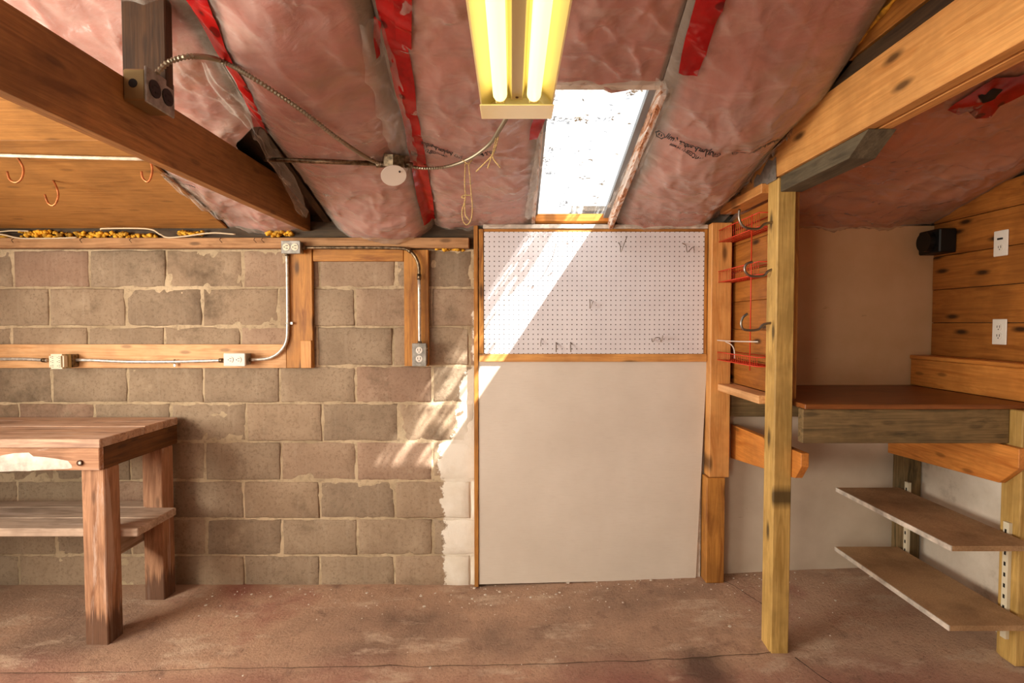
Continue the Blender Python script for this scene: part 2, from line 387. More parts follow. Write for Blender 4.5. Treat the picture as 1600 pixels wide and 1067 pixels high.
def box(name, lo, hi, mat, parent=None, bev=0.003, jit=0.0, seg=1):
    lo = Vector(lo); hi = Vector(hi)
    if isinstance(mat, str): mat = wood(mat, *longaxis(lo, hi)) if mat in WOODS else M[mat]
    c = (lo + hi) / 2
    if not parent: c.z = lo.z
    bm = bmesh.new(); vs = []
    for z in (lo.z, hi.z):
        for y in (lo.y, hi.y):
            for x in (lo.x, hi.x): vs.append(bm.verts.new(Vector((x, y, z)) - c + Vector([random.uniform(-jit, jit) for _ in range(3)])))
    for f in ((0, 2, 3, 1), (4, 5, 7, 6), (0, 1, 5, 4), (2, 6, 7, 3), (0, 4, 6, 2), (1, 3, 7, 5)): bm.faces.new([vs[i] for i in f])
    bev = min(bev, 0.35 * min(hi[k] - lo[k] for k in range(3)))
    if bev > 0: bmesh.ops.bevel(bm, geom=bm.edges[:], offset=bev, segments=seg, affect='EDGES', clamp_overlap=True)
    me = bpy.data.meshes.new(name); bm.to_mesh(me); bm.free()
    return link(name, me, mat, parent, c)
def prism(name, poly, axis, a, b, mat, parent=None, bev=0.002):
    """poly: points in the two other axes (in xyz order), extruded along axis from a to b"""
    def P(p, t):
        return Vector((t, p[0], p[1])) if axis == 'x' else Vector((p[0], t, p[1])) if axis == 'y' else Vector((p[0], p[1], t))
    pts = [P(p, a) for p in poly] + [P(p, b) for p in poly]; n = len(poly)
    lo = Vector([min(p[k] for p in pts) for k in range(3)]); hi = Vector([max(p[k] for p in pts) for k in range(3)])
    if isinstance(mat, str): mat = wood(mat, *longaxis(lo, hi)) if mat in WOODS else M[mat]
    c = (lo + hi) / 2
    if not parent: c.z = lo.z
    bm = bmesh.new(); vs = [bm.verts.new(p - c) for p in pts]
    bm.faces.new(vs[:n]); bm.faces.new(vs[n:][::-1])
    for i in range(n): bm.faces.new([vs[i], vs[(i + 1) % n], vs[n + (i + 1) % n], vs[n + i]])
    bmesh.ops.recalc_face_normals(bm, faces=bm.faces)
    if bev: bmesh.ops.bevel(bm, geom=bm.edges[:], offset=bev, segments=1, affect='EDGES', clamp_overlap=True)
    me = bpy.data.meshes.new(name); bm.to_mesh(me); bm.free()
    return link(name, me, mat, parent, c)
def catmull(pts, n):
    pts = [Vector(p) for p in pts]; P = [pts[0] * 2 - pts[1]] + pts + [pts[-1] * 2 - pts[-2]]; out = []
    for i in range(1, len(P) - 2):
        for k in range(n):
            t = k / n; a, b, c, d = P[i - 1:i + 3]
            out.append(0.5 * ((2 * b) + (c - a) * t + (2 * a - 5 * b + 4 * c - d) * t * t + (3 * b - a - 3 * c + d) * t ** 3))
    out.append(pts[-1]); return out
def tubegeo(pts, rad, sides=8, vs=None, fs=None, ridge=0.0):
    vs = [] if vs is None else vs; fs = [] if fs is None else fs; b0 = len(vs); n = len(pts)
    up = Vector((0, 0, 1)); u = None
    for i, p in enumerate(pts):
        d = (pts[min(i + 1, n - 1)] - pts[max(i - 1, 0)]).normalized()
        if u is None:
            u = d.cross(up if abs(d.z) < 0.9 else Vector((1, 0, 0))).normalized()
        else:
            u = (u - d * u.dot(d)).normalized()
        w = d.cross(u); r = rad(i / (n - 1)) if callable(rad) else rad
        if ridge and i % 2: r *= 1 - ridge
        for k in range(sides):
            a = 2 * math.pi * k / sides; vs.append(p + (u * math.cos(a) + w * math.sin(a)) * r)
    for i in range(n - 1):
        for k in range(sides):
            a = b0 + i * sides + k; b = b0 + i * sides + (k + 1) % sides
            fs.append((a, b, b + sides, a + sides))
    fs.append(tuple(b0 + k for k in range(sides))[::-1]); fs.append(tuple(b0 + (n - 1) * sides + k for k in range(sides)))
    return vs, fs
def tube(name, pts, rad, mat, parent=None, sides=8, sub=0, ridge=0.0):
    pts = catmull(pts, sub) if sub else [Vector(p) for p in pts]
    vs, fs = tubegeo(pts, rad, sides, ridge=ridge)
    return mesh(name, vs, fs, M[mat] if isinstance(mat, str) else mat, parent, True)
def resample(pts, step):
    out = [pts[0]]; acc = 0
    for a, b in zip(pts, pts[1:]):
        L = (b - a).length
        while acc + L >= step:
            t = (step - acc) / L; a = a + (b - a) * t; out.append(a); L = (b - a).length; acc = 0
        acc += L
    return out
def disc(name, c, r, axis, th, mat, parent=None, sides=20, sy=1.0):
    c = Vector(c); ax = Vector(axis).normalized(); u = ax.orthogonal().normalized()
    if abs(ax.z) < 0.9: u = Vector((0, 0, 1)).cross(ax).normalized()
    w = ax.cross(u)
    vs = []; fs = []
    for t in (0, th):
        for k in range(sides):
            a = 2 * math.pi * k / sides; vs.append(c + ax * t + (u * math.cos(a) + w * math.sin(a) * sy) * r)
    for k in range(sides): fs.append((k, (k + 1) % sides, sides + (k + 1) % sides, sides + k))
    fs.append(tuple(range(sides))[::-1]); fs.append(tuple(range(sides, 2 * sides)))
    return mesh(name, vs, fs, M[mat] if isinstance(mat, str) else mat, parent)

# ================================================================== FLOOR
def build_floor():
    nx, ny = 120, 110; vs = []; fs = []
    x0, x1, y0, y1 = -3.3, 2.45, -2.9, 3.05
    for j in range(ny + 1):
        t = j / ny; y = y0 + (y1 - y0) * (1 - (1 - t) ** 1.6)
        for i in range(nx + 1):
            x = x0 + (x1 - x0) * i / nx
            z = floor_z(x, y) + 0.006 * noise.noise((x * 2.2, y * 2.2, 3)) + 0.003 * noise.noise((x * 9, y * 9, 1))
            if y < 2.185 + 0.02 * noise.noise((x * 3, 0, 7)): z -= 0.008      # the slab joint: the front slab lies lower
            vs.append((x, y, z - 0.004))
    for j in range(ny):
        for i in range(nx):
            a = j * (nx + 1) + i; fs.append((a, a + 1, a + nx + 2, a + nx + 1))
    o = mesh('floor', vs, fs, M['floor'], smooth=True, centre=(0, 0, 0)); structure(o)
    def crack(name, pts, w):      # thin dark open joints in the slab
        pts = catmull([Vector((x, y, 0)) for x, y in pts], 14); v = []; f = []
        for i, p in enumerate(pts):
            d = (pts[min(i + 1, len(pts) - 1)] - pts[max(i - 1, 0)]).normalized(); n_ = Vector((-d.y, d.x, 0)); q = p + n_ * 0.012 * noise.noise((p.x * 9, p.y * 9, 5))
            ww = w * (0.55 + 0.9 * abs(noise.noise((p.x * 17, p.y * 17, 2))))
            for sg in (-1, 1):
                a = q + n_ * ww * sg; v.append((a.x, a.y, floor_z(a.x, a.y) + 0.0045 + 0.006 * noise.noise((a.x * 2.2, a.y * 2.2, 3)) - 0.004))
        for i in range(len(pts) - 1): f.append((2 * i, 2 * i + 1, 2 * i + 3, 2 * i + 2))
        mesh(name, v, f, M['dirt'], o)
    crack('slab_joint', [(-2.6, 2.13), (-1.6, 2.16), (-0.8, 2.185), (0.0, 2.20), (0.6, 2.215), (1.1, 2.25)], 0.0022)
    crack('slab_crack', [(1.18, 2.22), (1.23, 2.10), (1.3, 2.0), (1.34, 1.9)], 0.003)
    crack('slab_crack', [(1.1, 2.86), (1.14, 2.75), (1.2, 2.6), (1.24, 2.45)], 0.0022)
build_floor()

# ================================================================== BACK WALL with its blocks
def build_mortar():
    nx, nz = 250, 96; vs = []; fs = []
    for j in range(nz + 1):
        for i in range(nx + 1):
            x = -3.3 + 3.3 * i / nx; z = -0.05 + 1.9 * j / nz
            n = noise.fractal((x * 6, 0, z * 6), 0.8, 2.0, 3) + 0.5 * noise.noise((x * 30, 4, z * 30))
            vs.append((x, WY + 0.0045 + 0.0055 * n, z))
    for j in range(nz):
        for i in range(nx): a = j * (nx + 1) + i; fs.append((a, a + 1, a + nx + 2, a + nx + 1))
    b = len(vs)
    for y in (WY + 0.03, WY + 0.22):
        for x, z in ((-3.3, -0.05), (2.45, -0.05), (2.45, 2.02), (-3.3, 2.02)): vs.append((x, y, z))
    fs += [(b, b + 1, b + 2, b + 3), (b + 4, b + 5, b + 6, b + 7)] + [(b + k, b + (k + 1) % 4, b + 4 + (k + 1) % 4, b + 4 + k) for k in range(4)]
    return structure(mesh('wall_back', vs, fs, M['mortar'], None, True, centre=(0, WY, 0)))
wall_back = build_mortar()
def rough_block(x0, x1, z0, z1, yf, parent):
    nx, nz = max(3, int((x1 - x0) / 0.045)), max(3, int((z1 - z0) / 0.045)); vs = []; fs = []; sd_ = random.uniform(0, 50)
    cx, cz = (x0 + x1) / 2, (z0 + z1) / 2
    for layer, (ins, yy) in enumerate(((0.0, yf + 0.045), (0.0, yf + 0.007), (0.0065, yf))):
        for j in range(nz + 1):
            for i in range(nx + 1):
                u, v = i / nx, j / nz; x = x0 + (x1 - x0) * u; z = z0 + (z1 - z0) * v
                ed = i in (0, nx) or j in (0, nz)
                if layer < 2 and not ed: vs.append(None); continue
                if ed:
                    k = 0.0045 * noise.noise((x * 22 + sd_, layer * 0.3, z * 22)) + 0.003 * noise.noise((x * 60, sd_, z * 60)) + ins
                    if i == 0: x += k
                    if i == nx: x -= k
                    if j == 0: z += k
                    if j == nz: z -= k
                d = 0.0018 * noise.noise((x * 9 + sd_, 1, z * 9)) if layer == 2 else 0
                if layer == 2 and ed: d += 0.0025 + 0.002 * noise.noise((x * 30, sd_, z * 30))
                vs.append((x, yy + d, z))
    R = nx + 1; S = R * (nz + 1)
    for j in range(nz):
        for i in range(nx): a = 2 * S + j * R + i; fs.append((a, a + 1, a + R + 1, a + R))
    ring = [i for i in range(nx + 1)] + [j * R + nx for j in range(1, nz + 1)] + [nz * R + i for i in range(nx - 1, -1, -1)] + [j * R for j in range(nz - 1, 0, -1)]
    for l in (0, 1):
        for a, b in zip(ring, ring[1:] + ring[:1]): fs.append((l * S + a, l * S + b, (l + 1) * S + b, (l + 1) * S + a))
    used = sorted({q for f in fs for q in f}); idx = {q: k for k, q in enumerate(used)}
    return mesh('block', [vs[q] for q in used], [tuple(idx[q] for q in f) for f in fs], M['block'], parent, True)
def build_blocks():
    zj = [0.0, 0.155, 0.356, 0.563, 0.774, 0.983, 1.182, 1.392, 1.598, 1.80]
    phase = [495, 436, 496, 436, 502, 436, 495, 436, 500]
    px2x = WY / 850.0
    for r in range(9):
        k0 = phase[r]; xs = sorted((k0 + 119.3 * k - 800) * px2x for k in range(-7, 3)); xs = [x for x in xs if x < -0.2] + [-0.16]
        if r == 2: xs = [x for x in xs]
        for a, b in zip(xs, xs[1:]):
            if b < -3.2 or b - a < 0.03: continue
            g = 0.004 + random.uniform(0, 0.002)
            rough_block(a + g, b - g, zj[r] + g - (0.03 if r == 0 else 0), zj[r + 1] - g, WY - random.uniform(-0.001, 0.005), wall_back)
build_blocks()
box('sill_plate', (-3.1, WY - 0.008, 1.802), (-0.2, WY + 0.03, 1.95), 'dark', wall_back)
pl = box('plaster_facing', (0.9, WY - 0.008, -0.02), (2.24, WY + 0.02, 1.925), M['plaster'], wall_back, bev=0.002)
# ================================================================== RIGHT WALL: pine boards over a painted foundation
wall_right = structure(box('wall_right', (2.245, -2.9, -0.05), (2.4, 3.0, 3.0), wood('dark', 'y'), bev=0))
zz = 1.07; k = 0
while zz < 2.3:
    h = 0.172
    prism('plank', [(0.9, zz), (2.885, zz), (2.885, min(zz + h - 0.003, plane_z(2.885) + 0.1)), (0.9, zz + h - 0.003)], 'x', 2.222 + random.uniform(0, 0.002), 2.246, 'wallpine', wall_right, bev=0.002)
    zz += h
box('foundation', (2.125, 0.9, -0.03), (2.25, 2.885, 1.062), 'foundation', wall_right, bev=0.004)
# the sides of the room out of view: left wall, and the front wall with a doorway added for the fill light
wl = structure(box('wall_left', (-3.3, -2.7, -0.02), (-3.1, -0.42, 2.6), M['mortar'], bev=0))
box('wall_section', (-3.3, 1.52, -0.02), (-3.1, 2.9, 2.6), M['mortar'], wl, bev=0)
box('wall_section', (-3.3, -0.42, -0.02), (-3.1, 1.52, 0.9), M['mortar'], wl, bev=0)
box('wall_section', (-3.3, -0.42, 1.94), (-3.1, 1.52, 2.6), M['mortar'], wl, bev=0)
w2 = structure(empty('window_2', (-3.2, 0.55, 0.9)))
box('window_frame', (-3.28, -0.42, 0.9), (-3.2, -0.37, 1.94), 'whitewash', w2); box('window_frame', (-3.28, 1.47, 0.9), (-3.2, 1.52, 1.94), 'whitewash', w2)
box('window_frame', (-3.28, -0.37, 0.9), (-3.2, 1.47, 0.95), 'whitewash', w2); box('window_frame', (-3.28, -0.37, 1.89), (-3.2, 1.47, 1.94), 'whitewash', w2)
wf = structure(box('wall_front', (-1.85, -2.7, -0.02), (2.24, -2.55, 3.9), wood('dark', 'z'), bev=0))
box('wall_section', (-3.1, -2.7, -0.02), (-2.95, -2.55, 3.9), wood('dark', 'z'), wf, bev=0)
box('lintel', (-2.95, -2.7, 2.1), (-1.85, -2.55, 3.9), wood('dark', 'x'), wf, bev=0)

# ================================================================== CEILING
SKX0, SKX1, SKY0, SKY1 = 0.122, 0.505, 1.89, 2.87
def build_deck():
    xs = [-3.3, SKX0, SKX1, 2.45]; ys = [-2.9, SKY0, SKY1, 3.05]; vs = []; fs = []
    for off in (0.055, 0.08):
        for y in ys:
            for x in xs: vs.append((x, y, plane_z(y) + off))
    I = lambda l, j, i: l * 16 + j * 4 + i
    for j in range(3):
        for i in range(3):
            if i == 1 and j == 1: continue
            for l in (0, 1): fs.append((I(l, j, i), I(l, j, i + 1), I(l, j + 1, i + 1), I(l, j + 1, i)))
    for (a, b) in (((1, 1), (1, 2)), ((1, 2), (2, 2)), ((2, 2), (2, 1)), ((2, 1), (1, 1))):
        fs.append((I(0, *a), I(0, *b), I(1, *b), I(1, *a)))
    for j in range(3):
        fs.append((I(0, j, 0), I(0, j + 1, 0), I(1, j + 1, 0), I(1, j, 0))); fs.append((I(0, j, 3), I(0, j + 1, 3), I(1, j + 1, 3), I(1, j, 3)))
        fs.append((I(0, 0, j), I(0, 0, j + 1), I(1, 0, j + 1), I(1, 0, j))); fs.append((I(0, 3, j), I(0, 3, j + 1), I(1, 3, j + 1), I(1, 3, j)))
    return structure(mesh('ceiling', vs, fs, wood('dark', 'y'), centre=(0, 0, 2)))
ceiling = build_deck()

BAYS = []
def film_z(x, y, x0, x1, amp, seed):
    t = min(1, max(0, (x - x0) / (x1 - x0)))
    b = amp * (math.sin(math.pi * t) ** 0.55 if 0 < t < 1 else 0)
    if seed in (3, 5, 6): b *= 1 - 0.65 * sstep(2.45, 2.9, y)
    if seed == 4: b *= 1 - 0.8 * sstep(1.6, 1.89, y)
    up = 0.05 * sstep(0.72, 1.0, t) * sstep(1.9, 2.2, y) if seed == 5 else 0
    p = 0.75 + 0.35 * math.sin(y * 2.6 + seed * 1.7) + 0.2 * noise.noise((x * 3, y * 2.5, seed))
    end = 0.055 * sstep(2.45, 2.86, y) * (math.sin(math.pi * t) ** 0.6 if 0 < t < 1 else 0) * (1.0 if seed == 2 else 0.1)
    w = noise.fractal((x * 2.6, y * 3.4, seed * 3.1), 0.8, 2.1, 5) * 0.022
    rid = (1 - abs(noise.noise((x * 5 + y * 1.2, y * 9 - x * 4, seed * 5.0)))) ** 9 * 0.014
    env = min(1, 6 * t, 6 * (1 - t)) if 0 < t < 1 else 0
    return plane_z(y) + up - b * p - end - (w + rid) * (0.25 + 0.75 * env)
def bay(x0, x1, amp, mat, seed, y0=-2.6, y1=WY - 0.004, xr=None, skip=None, cav=(0.09, 0.09), nx=44, ny=150):
    BAYS.append((x0, x1, amp, seed)); vs = []; fs = []; at = []
    for j in range(ny + 1):
        t = j / ny; y = y0 + (y1 - y0) * (1 - (1 - t) ** 1.7)
        xe = xr(y) if xr else x1
        for i in range(nx + 1):
            s = i / nx; x = x0 + (xe - x0) * s
            vs.append((x, y, film_z(x, y, x0, x1, amp, seed)))
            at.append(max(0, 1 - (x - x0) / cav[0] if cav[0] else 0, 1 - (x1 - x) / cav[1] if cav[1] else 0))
    for j in range(ny):
        for i in range(nx):
            a = j * (nx + 1) + i
            if skip and all(skip(*vs[q][:2]) for q in (a, a + 1, a + nx + 2, a + nx + 1)): continue
            fs.append((a, a + 1, a + nx + 2, a + nx + 1))
    o = mesh('insulation_batt', vs, fs, mat, ceiling, True)
    A = o.data.attributes.new('cavity', 'FLOAT', 'POINT'); A.data.foreach_set('value', at)
    return o
RA, RB, RC, RD, RE = -0.935, -0.41, 0.118, 0.51, 1.09
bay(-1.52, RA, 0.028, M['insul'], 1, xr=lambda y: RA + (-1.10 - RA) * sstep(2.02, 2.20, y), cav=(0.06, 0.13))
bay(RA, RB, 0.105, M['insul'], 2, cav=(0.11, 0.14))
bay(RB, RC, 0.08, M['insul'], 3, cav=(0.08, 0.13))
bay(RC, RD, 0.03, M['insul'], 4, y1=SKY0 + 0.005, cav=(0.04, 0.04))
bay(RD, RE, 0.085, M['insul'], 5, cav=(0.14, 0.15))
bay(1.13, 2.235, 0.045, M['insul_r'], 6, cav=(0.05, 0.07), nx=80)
def surf(x, y):
    for x0, x1, amp, seed in BAYS:
        if x0 <= x <= x1: return film_z(x, y, x0, x1, amp, seed)
    return plane_z(y)
def on_ceiling(px, py, gap=0.004):
    p = atroof(px, py)
    for _ in range(8): p = atroof(px, py, linear_z(p.y) - surf(p.x, p.y) + gap)
    return p

def poly_film(bay_i, y0, y1, xr=None, nx=70, ny=170):
    x0, x1, amp, seed = BAYS[bay_i]; vs = []; fs = []
    for j in range(ny + 1):
        y = y0 + (y1 - y0) * j / ny; xe = xr(y) if xr else x1
        for i in range(nx + 1):
            u = i / nx; x = x0 + (xe - x0) * u; env = min(1, 5 * u, 5 * (1 - u)); r = 0
            for k, (ax, ay, pw, h) in enumerate(((3.0, 7.0, 14, 0.012), (6.5, 2.5, 12, 0.010), (9.0, 9.0, 10, 0.005))):
                a = (seed * 1.3 + k * 2.1) * (0.35 if k else 0.2); xx, yy = x * math.cos(a) - y * math.sin(a), x * math.sin(a) + y * math.cos(a)
                wx = 0.5 * noise.noise((x * 2.5, y * 2.5, seed + k)); r += h * (1 - abs(noise.noise((xx * ax + wx, yy * ay + wx, seed * 7 + k * 3)))) ** pw
            vs.append((x, y, surf(min(max(x, x0 + 1e-4), x1 - 1e-4), y) - 0.0025 - env * (0.006 + r)))
    for j in range(ny):
        for i in range(nx): a = j * (nx + 1) + i; fs.append((a, a + 1, a + nx + 2, a + nx + 1))
    return mesh('vapour_film', vs, fs, M['film'], ceiling, True)
poly_film(0, 0.9, WY - 0.01, lambda y: RA + (-1.10 - RA) * sstep(2.02, 2.20, y))
poly_film(1, 0.9, WY - 0.01); poly_film(2, 0.9, WY - 0.01); poly_film(3, 0.9, SKY0); poly_film(4, 0.9, WY - 0.01); poly_film(5, 0.9, WY - 0.01, None, 90)
# rafters: dark wood showing where the film has fallen open
for x in (RA - 0.06, -1.56, RB - 0.02):
    prism('rafter', [(y, plane_z(y) + o) for y, o in ((2.89, 0.005), (2.89, 0.055), (1.9, 0.055), (-2.5, 0.055), (-2.5, 0.005), (1.9, 0.005))], 'x', x, x + 0.038, 'dark', ceiling)
# plywood sheets over the left part of the ceiling
def slope_sheet(name, x0, x1, y0, y1, th, mat, off):
    prism(name, [(y0, plane_z(y0) + off), (y1, plane_z(y1) + off), (y1, plane_z(y1) + off + th), (y0, plane_z(y0) + off + th)], 'x', x0, x1, mat, ceiling, bev=0.002)
slope_sheet('plywood_sheet', -3.1, -1.50, 2.135, 2.885, 0.012, wood('ply', 'x'), -0.03)
slope_sheet('plywood_sheet', -3.1, -1.50, 0.92, 2.131, 0.012, wood('ply', 'x'), -0.033)
slope_sheet('plywood_sheet', -3.1, -1.50, -2.5, 0.915, 0.012, wood('ply', 'x'), -0.03)

# red tape strips along the rafters
def ribbon(name, path, widths, mat, gap=0.012, n=26, m=4, wob=0.003, parent=ceiling, seed=0):
    pts = catmull([Vector((p[0], p[1], 0)) for p in path], n); N = len(pts); vs = []; fs = []
    for i, p in enumerate(pts):
        t = i / (N - 1); f = t * (len(widths) - 1); k = min(int(f), len(widths) - 2); w = widths[k] + (widths[k + 1] - widths[k]) * (f - k)
        d = (pts[min(i + 1, N - 1)] - pts[max(i - 1, 0)]).normalized(); s = Vector((d.y, -d.x, 0))
        w *= 1 + 0.08 * noise.noise((p.y * 8, seed, 2))
        for q in range(m + 1):
            a = p + s * w * (q / m - 0.5)
            vs.append((a.x, a.y, surf(a.x, a.y) - gap - wob * (1 + noise.noise((a.x * 30, a.y * 14, seed)))))
    for i in range(N - 1):
        for q in range(m):
            a = i * (m + 1) + q; fs.append((a, a + 1, a + m + 2, a + m + 1))
    return mesh(name, vs, fs, M[mat], parent, True)
rp = lambda *q: [tuple(on_ceiling(*p)[:2]) for p in q]
ribbon('tape_strip', rp((290, -40), (307, 0), (350, 85), (385, 145), (408, 193)), [0.085, 0.08, 0.05, 0.045, 0.05], 'tape', seed=1)
ribbon('tape_strip', rp((600, -40), (612, 30), (628, 110), (641, 180), (652, 240), (664, 300), (671, 343)), [0.075, 0.075, 0.075, 0.06, 0.065, 0.07, 0.055], 'tape', seed=2)
ribbon('tape_strip', rp((628, -40), (629, 0), (631, 62)), [0.05, 0.05, 0.045], 'tape', gap=0.018, seed=3)
ribbon('tape_strip', rp((590, 20), (589, 55), (591, 80)), [0.02, 0.022, 0.012], 'tape', gap=0.02, seed=4)
ribbon('tape_strip', rp((1121, -40), (1109, 0), (1092, 55), (1075, 111)), [0.075, 0.075, 0.075, 0.062], 'tape', seed=5)
ribbon('tape_strip', rp((843, 182), (838, 196), (833, 214)), [0.045, 0.045, 0.03], 'tape', seed=6)
# clear film folds hanging beside the tape and the rafters
def fold(path, widths, amp, seed, gap=0.01, n=22, m=10):
    pts = catmull([Vector((p[0], p[1], 0)) for p in path], n); N = len(pts); vs = []; fs = []
    for i, p in enumerate(pts):
        t = i / (N - 1); f = t * (len(widths) - 1); k = min(int(f), len(widths) - 2); w = widths[k] + (widths[k + 1] - widths[k]) * (f - k)
        d = (pts[min(i + 1, N - 1)] - pts[max(i - 1, 0)]).normalized(); s = Vector((d.y, -d.x, 0))
        for q in range(m + 1):
            u = q / m; a = p + s * w * (u - 0.5 + 0.12 * noise.noise((p.y * 16, u * 3, seed)))
            h = abs(noise.noise((a.x * 22, a.y * 9, seed))) * amp + amp * 0.8 * (abs(math.sin(u * 7 + noise.noise((p.y * 7, seed, 0)) * 3)) * math.sin(math.pi * u))
            vs.append((a.x, a.y, surf(a.x, a.y) - gap - h))
    for i in range(N - 1):
        for q in range(m):
            a = i * (m + 1) + q; fs.append((a, a + 1, a + m + 2, a + m + 1))
    return mesh('film_fold', vs, fs, M['film'], ceiling, True)
fold(rp((580, 20), (596, 90), (610, 150), (628, 215), (640, 250)), [0.07, 0.10, 0.09, 0.10, 0.06], 0.03, 1)
fold(rp((330, 90), (365, 150), (398, 190)), [0.07, 0.09, 0.05], 0.035, 2)
fold(rp((398, 196), (430, 245), (462, 300), (476, 330)), [0.04, 0.06, 0.06, 0.04], 0.04, 3)
fold(rp((1250, 195), (1205, 245), (1160, 300), (1120, 340)), [0.05, 0.06, 0.06, 0.05], 0.02, 4, gap=0.004)
fold(rp((850, 200), (845, 235), (835, 290), (828, 335)), [0.05, 0.05, 0.05, 0.05], 0.02, 5)
fold(rp((1040, 120), (1022, 175), (990, 250), (955, 320)), [0.06, 0.05, 0.05, 0.04], 0.02, 6)
fold(rp((250, 262), (300, 300), (360, 340)), [0.05, 0.07, 0.06], 0.03, 7)
fold(rp((870, 142), (930, 140), (1020, 135)), [0.03, 0.04, 0.03], 0.012, 8, gap=0.0)
# printed lines on the film, upside down as hung
def text_on_ceiling(txt, px0, py0, px1, py1, height, bold=0.0):
    cu = bpy.data.curves.new('t', 'FONT'); cu.body = txt; cu.size = 1; cu.offset = bold
    ob = bpy.data.objects.new('t', cu); COL.objects.link(ob)
    dg = bpy.context.evaluated_depsgraph_get(); me = bpy.data.meshes.new_from_object(ob.evaluated_get(dg))
    bpy.data.objects.remove(ob); bpy.data.curves.remove(cu)
    bm = bmesh.new(); bm.from_mesh(me); bmesh.ops.subdivide_edges(bm, edges=[e for e in bm.edges if e.calc_length() > 0.15], cuts=1); bm.to_mesh(me); bm.free()
    xs = [v.co.x for v in me.vertices]; W = max(xs)
    a = atroof(px0, py0); b = atroof(px1, py1); d = (b - a); d.z = 0; L = d.length; d.normalize(); s = Vector((-d.y, d.x, 0))
    for v in me.vertices:
        p = a + d * (v.co.x / W * L) + s * (v.co.y * height)
        v.co = (p.x, p.y, surf(p.x, p.y) - 0.027)
    vs = [v.co.copy() for v in me.vertices]; fs = [tuple(p.vertices) for p in me.polygons]; bpy.data.meshes.remove(me)
    mesh('printed_line', vs, fs, M['ink'], ceiling)
text_on_ceiling('polytarp-super 6mil', 1118, 190, 1040, 182, 0.040, 0.035)
text_on_ceiling('CAN/CGSB-51.34-M86', 1098, 197, 1046, 190, 0.018, 0.03)
text_on_ceiling('polytarp-super 6mil', 1225, 178, 1150, 188, 0.032, 0.03)
text_on_ceiling('polytarp-super', 706, 222, 656, 208, 0.036, 0.035)
text_on_ceiling('CAN/CGSB-51', 698, 227, 664, 217, 0.016, 0.03)
text_on_ceiling('super 6mil', 775, 215, 745, 220, 0.03, 0.03)
def crest(px, py, r):
    c = atroof(px, py); vs = []; fs = []
    for k in range(12):
        a = 2 * math.pi * k / 12
        for rr in (r * (0.62 if k % 2 else 0.75), r * (0.8 if k % 2 else 1.0)):
            x, y = c.x + rr * math.cos(a), c.y + rr * math.sin(a); vs.append((x, y, surf(x, y) - 0.027))
    for k in range(12): a = 2 * k; b = (2 * k + 2) % 24; fs.append((a, a + 1, b + 1, b))
    for dx in (-0.35, 0.1):
        b0 = len(vs)
        for qx, qy in ((0, -0.35), (0.22, -0.35), (0.22, 0.35), (0, 0.35)):
            x, y = c.x + r * (dx + qx), c.y + r * qy; vs.append((x, y, surf(x, y) - 0.027))
        fs.append((b0, b0 + 1, b0 + 2, b0 + 3))
    mesh('printed_crest', vs, fs, M['ink'], ceiling)
for q in ((1032, 183, 0.02), (1120, 191, 0.018), (1150, 187, 0.014), (716, 223, 0.018), (751, 221, 0.018), (262, 268, 0.02)): crest(*q)
text_on_ceiling('polytarp-super', 305, 276, 268, 268, 0.02, 0.02)
# torn red tape patch with a dark hole on the right-hand bays
def patch(pts, mat, gap, name):
    P = [on_ceiling(*p, gap=gap) for p in pts]; c = sum(P, Vector()) / len(P); c.z = surf(c.x, c.y) - gap
    n = len(P); ring = [c.lerp(p, 0.55) for p in P]
    for q in ring: q.z = surf(q.x, q.y) - gap - 0.003
    vs = P + ring + [c]; fs = []
    for i in range(n): fs += [(i, (i + 1) % n, n + (i + 1) % n, n + i), (n + i, n + (i + 1) % n, 2 * n)]
    return mesh(name, vs, fs, M[mat], ceiling, True)
patch([(1480, 172), (1498, 180), (1512, 174), (1525, 186), (1548, 184), (1562, 166), (1580, 158), (1640, 128), (1625, 105), (1590, 120), (1555, 122), (1535, 134), (1512, 150), (1492, 162)], 'tape', 0.02, 'tape_patch')
patch([(1528, 150), (1534, 162), (1548, 158), (1560, 154), (1568, 140), (1552, 138)], 'ink', 0.026, 'torn_hole')

# ------------------------------------------------------------------ skylight
win = structure(empty('window_1', (0.31, 2.4, 2.1)))
PO = 0.04
mesh('pane', [(x, y, plane_z(y) + PO) for x, y in ((SKX0 - 0.02, SKY0 - 0.02), (SKX1 + 0.02, SKY0 - 0.02), (SKX1 + 0.02, SKY1 + 0.02), (SKX0 - 0.02, SKY1 + 0.02))], [(0, 1, 2, 3)], M['pane'], win)
def slopebar(name, x0, x1, y0, y1, a, b, mat): return prism(name, [(y, plane_z(y) + o) for y, o in ((y0, a), (y1, a), (y1, b), (y0, b))], 'x', x0, x1, mat, win, bev=0.001)
slopebar('frame_bar', SKX1 - 0.028, SKX1 - 0.002, SKY0, SKY1, 0.012, 0.038, M['framegrey'])
slopebar('frame_bar', SKX0 - 0.002, SKX0 + 0.012, SKY0, SKY1, 0.028, 0.038, M['framegrey'])
slopebar('shaft_lining', SKX1 - 0.002, SKX1 + 0.018, SKY0 - 0.02, SKY1 + 0.02, -0.05, 0.054, M['flaky'])
slopebar('shaft_lining', SKX0 - 0.02, SKX0 - 0.002, SKY0 - 0.02, SKY1 + 0.02, -0.01, 0.054, M['flaky'])
slopebar('shaft_lining', SKX0, SKX1, SKY0 - 0.02, SKY0 - 0.003, -0.015, 0.054, M['hardboard'])
slopebar('sill', SKX0, SKX1, SKY1 - 0.012, SKY1 + 0.02, -0.004, 0.034, wood('cedar', 'x'))
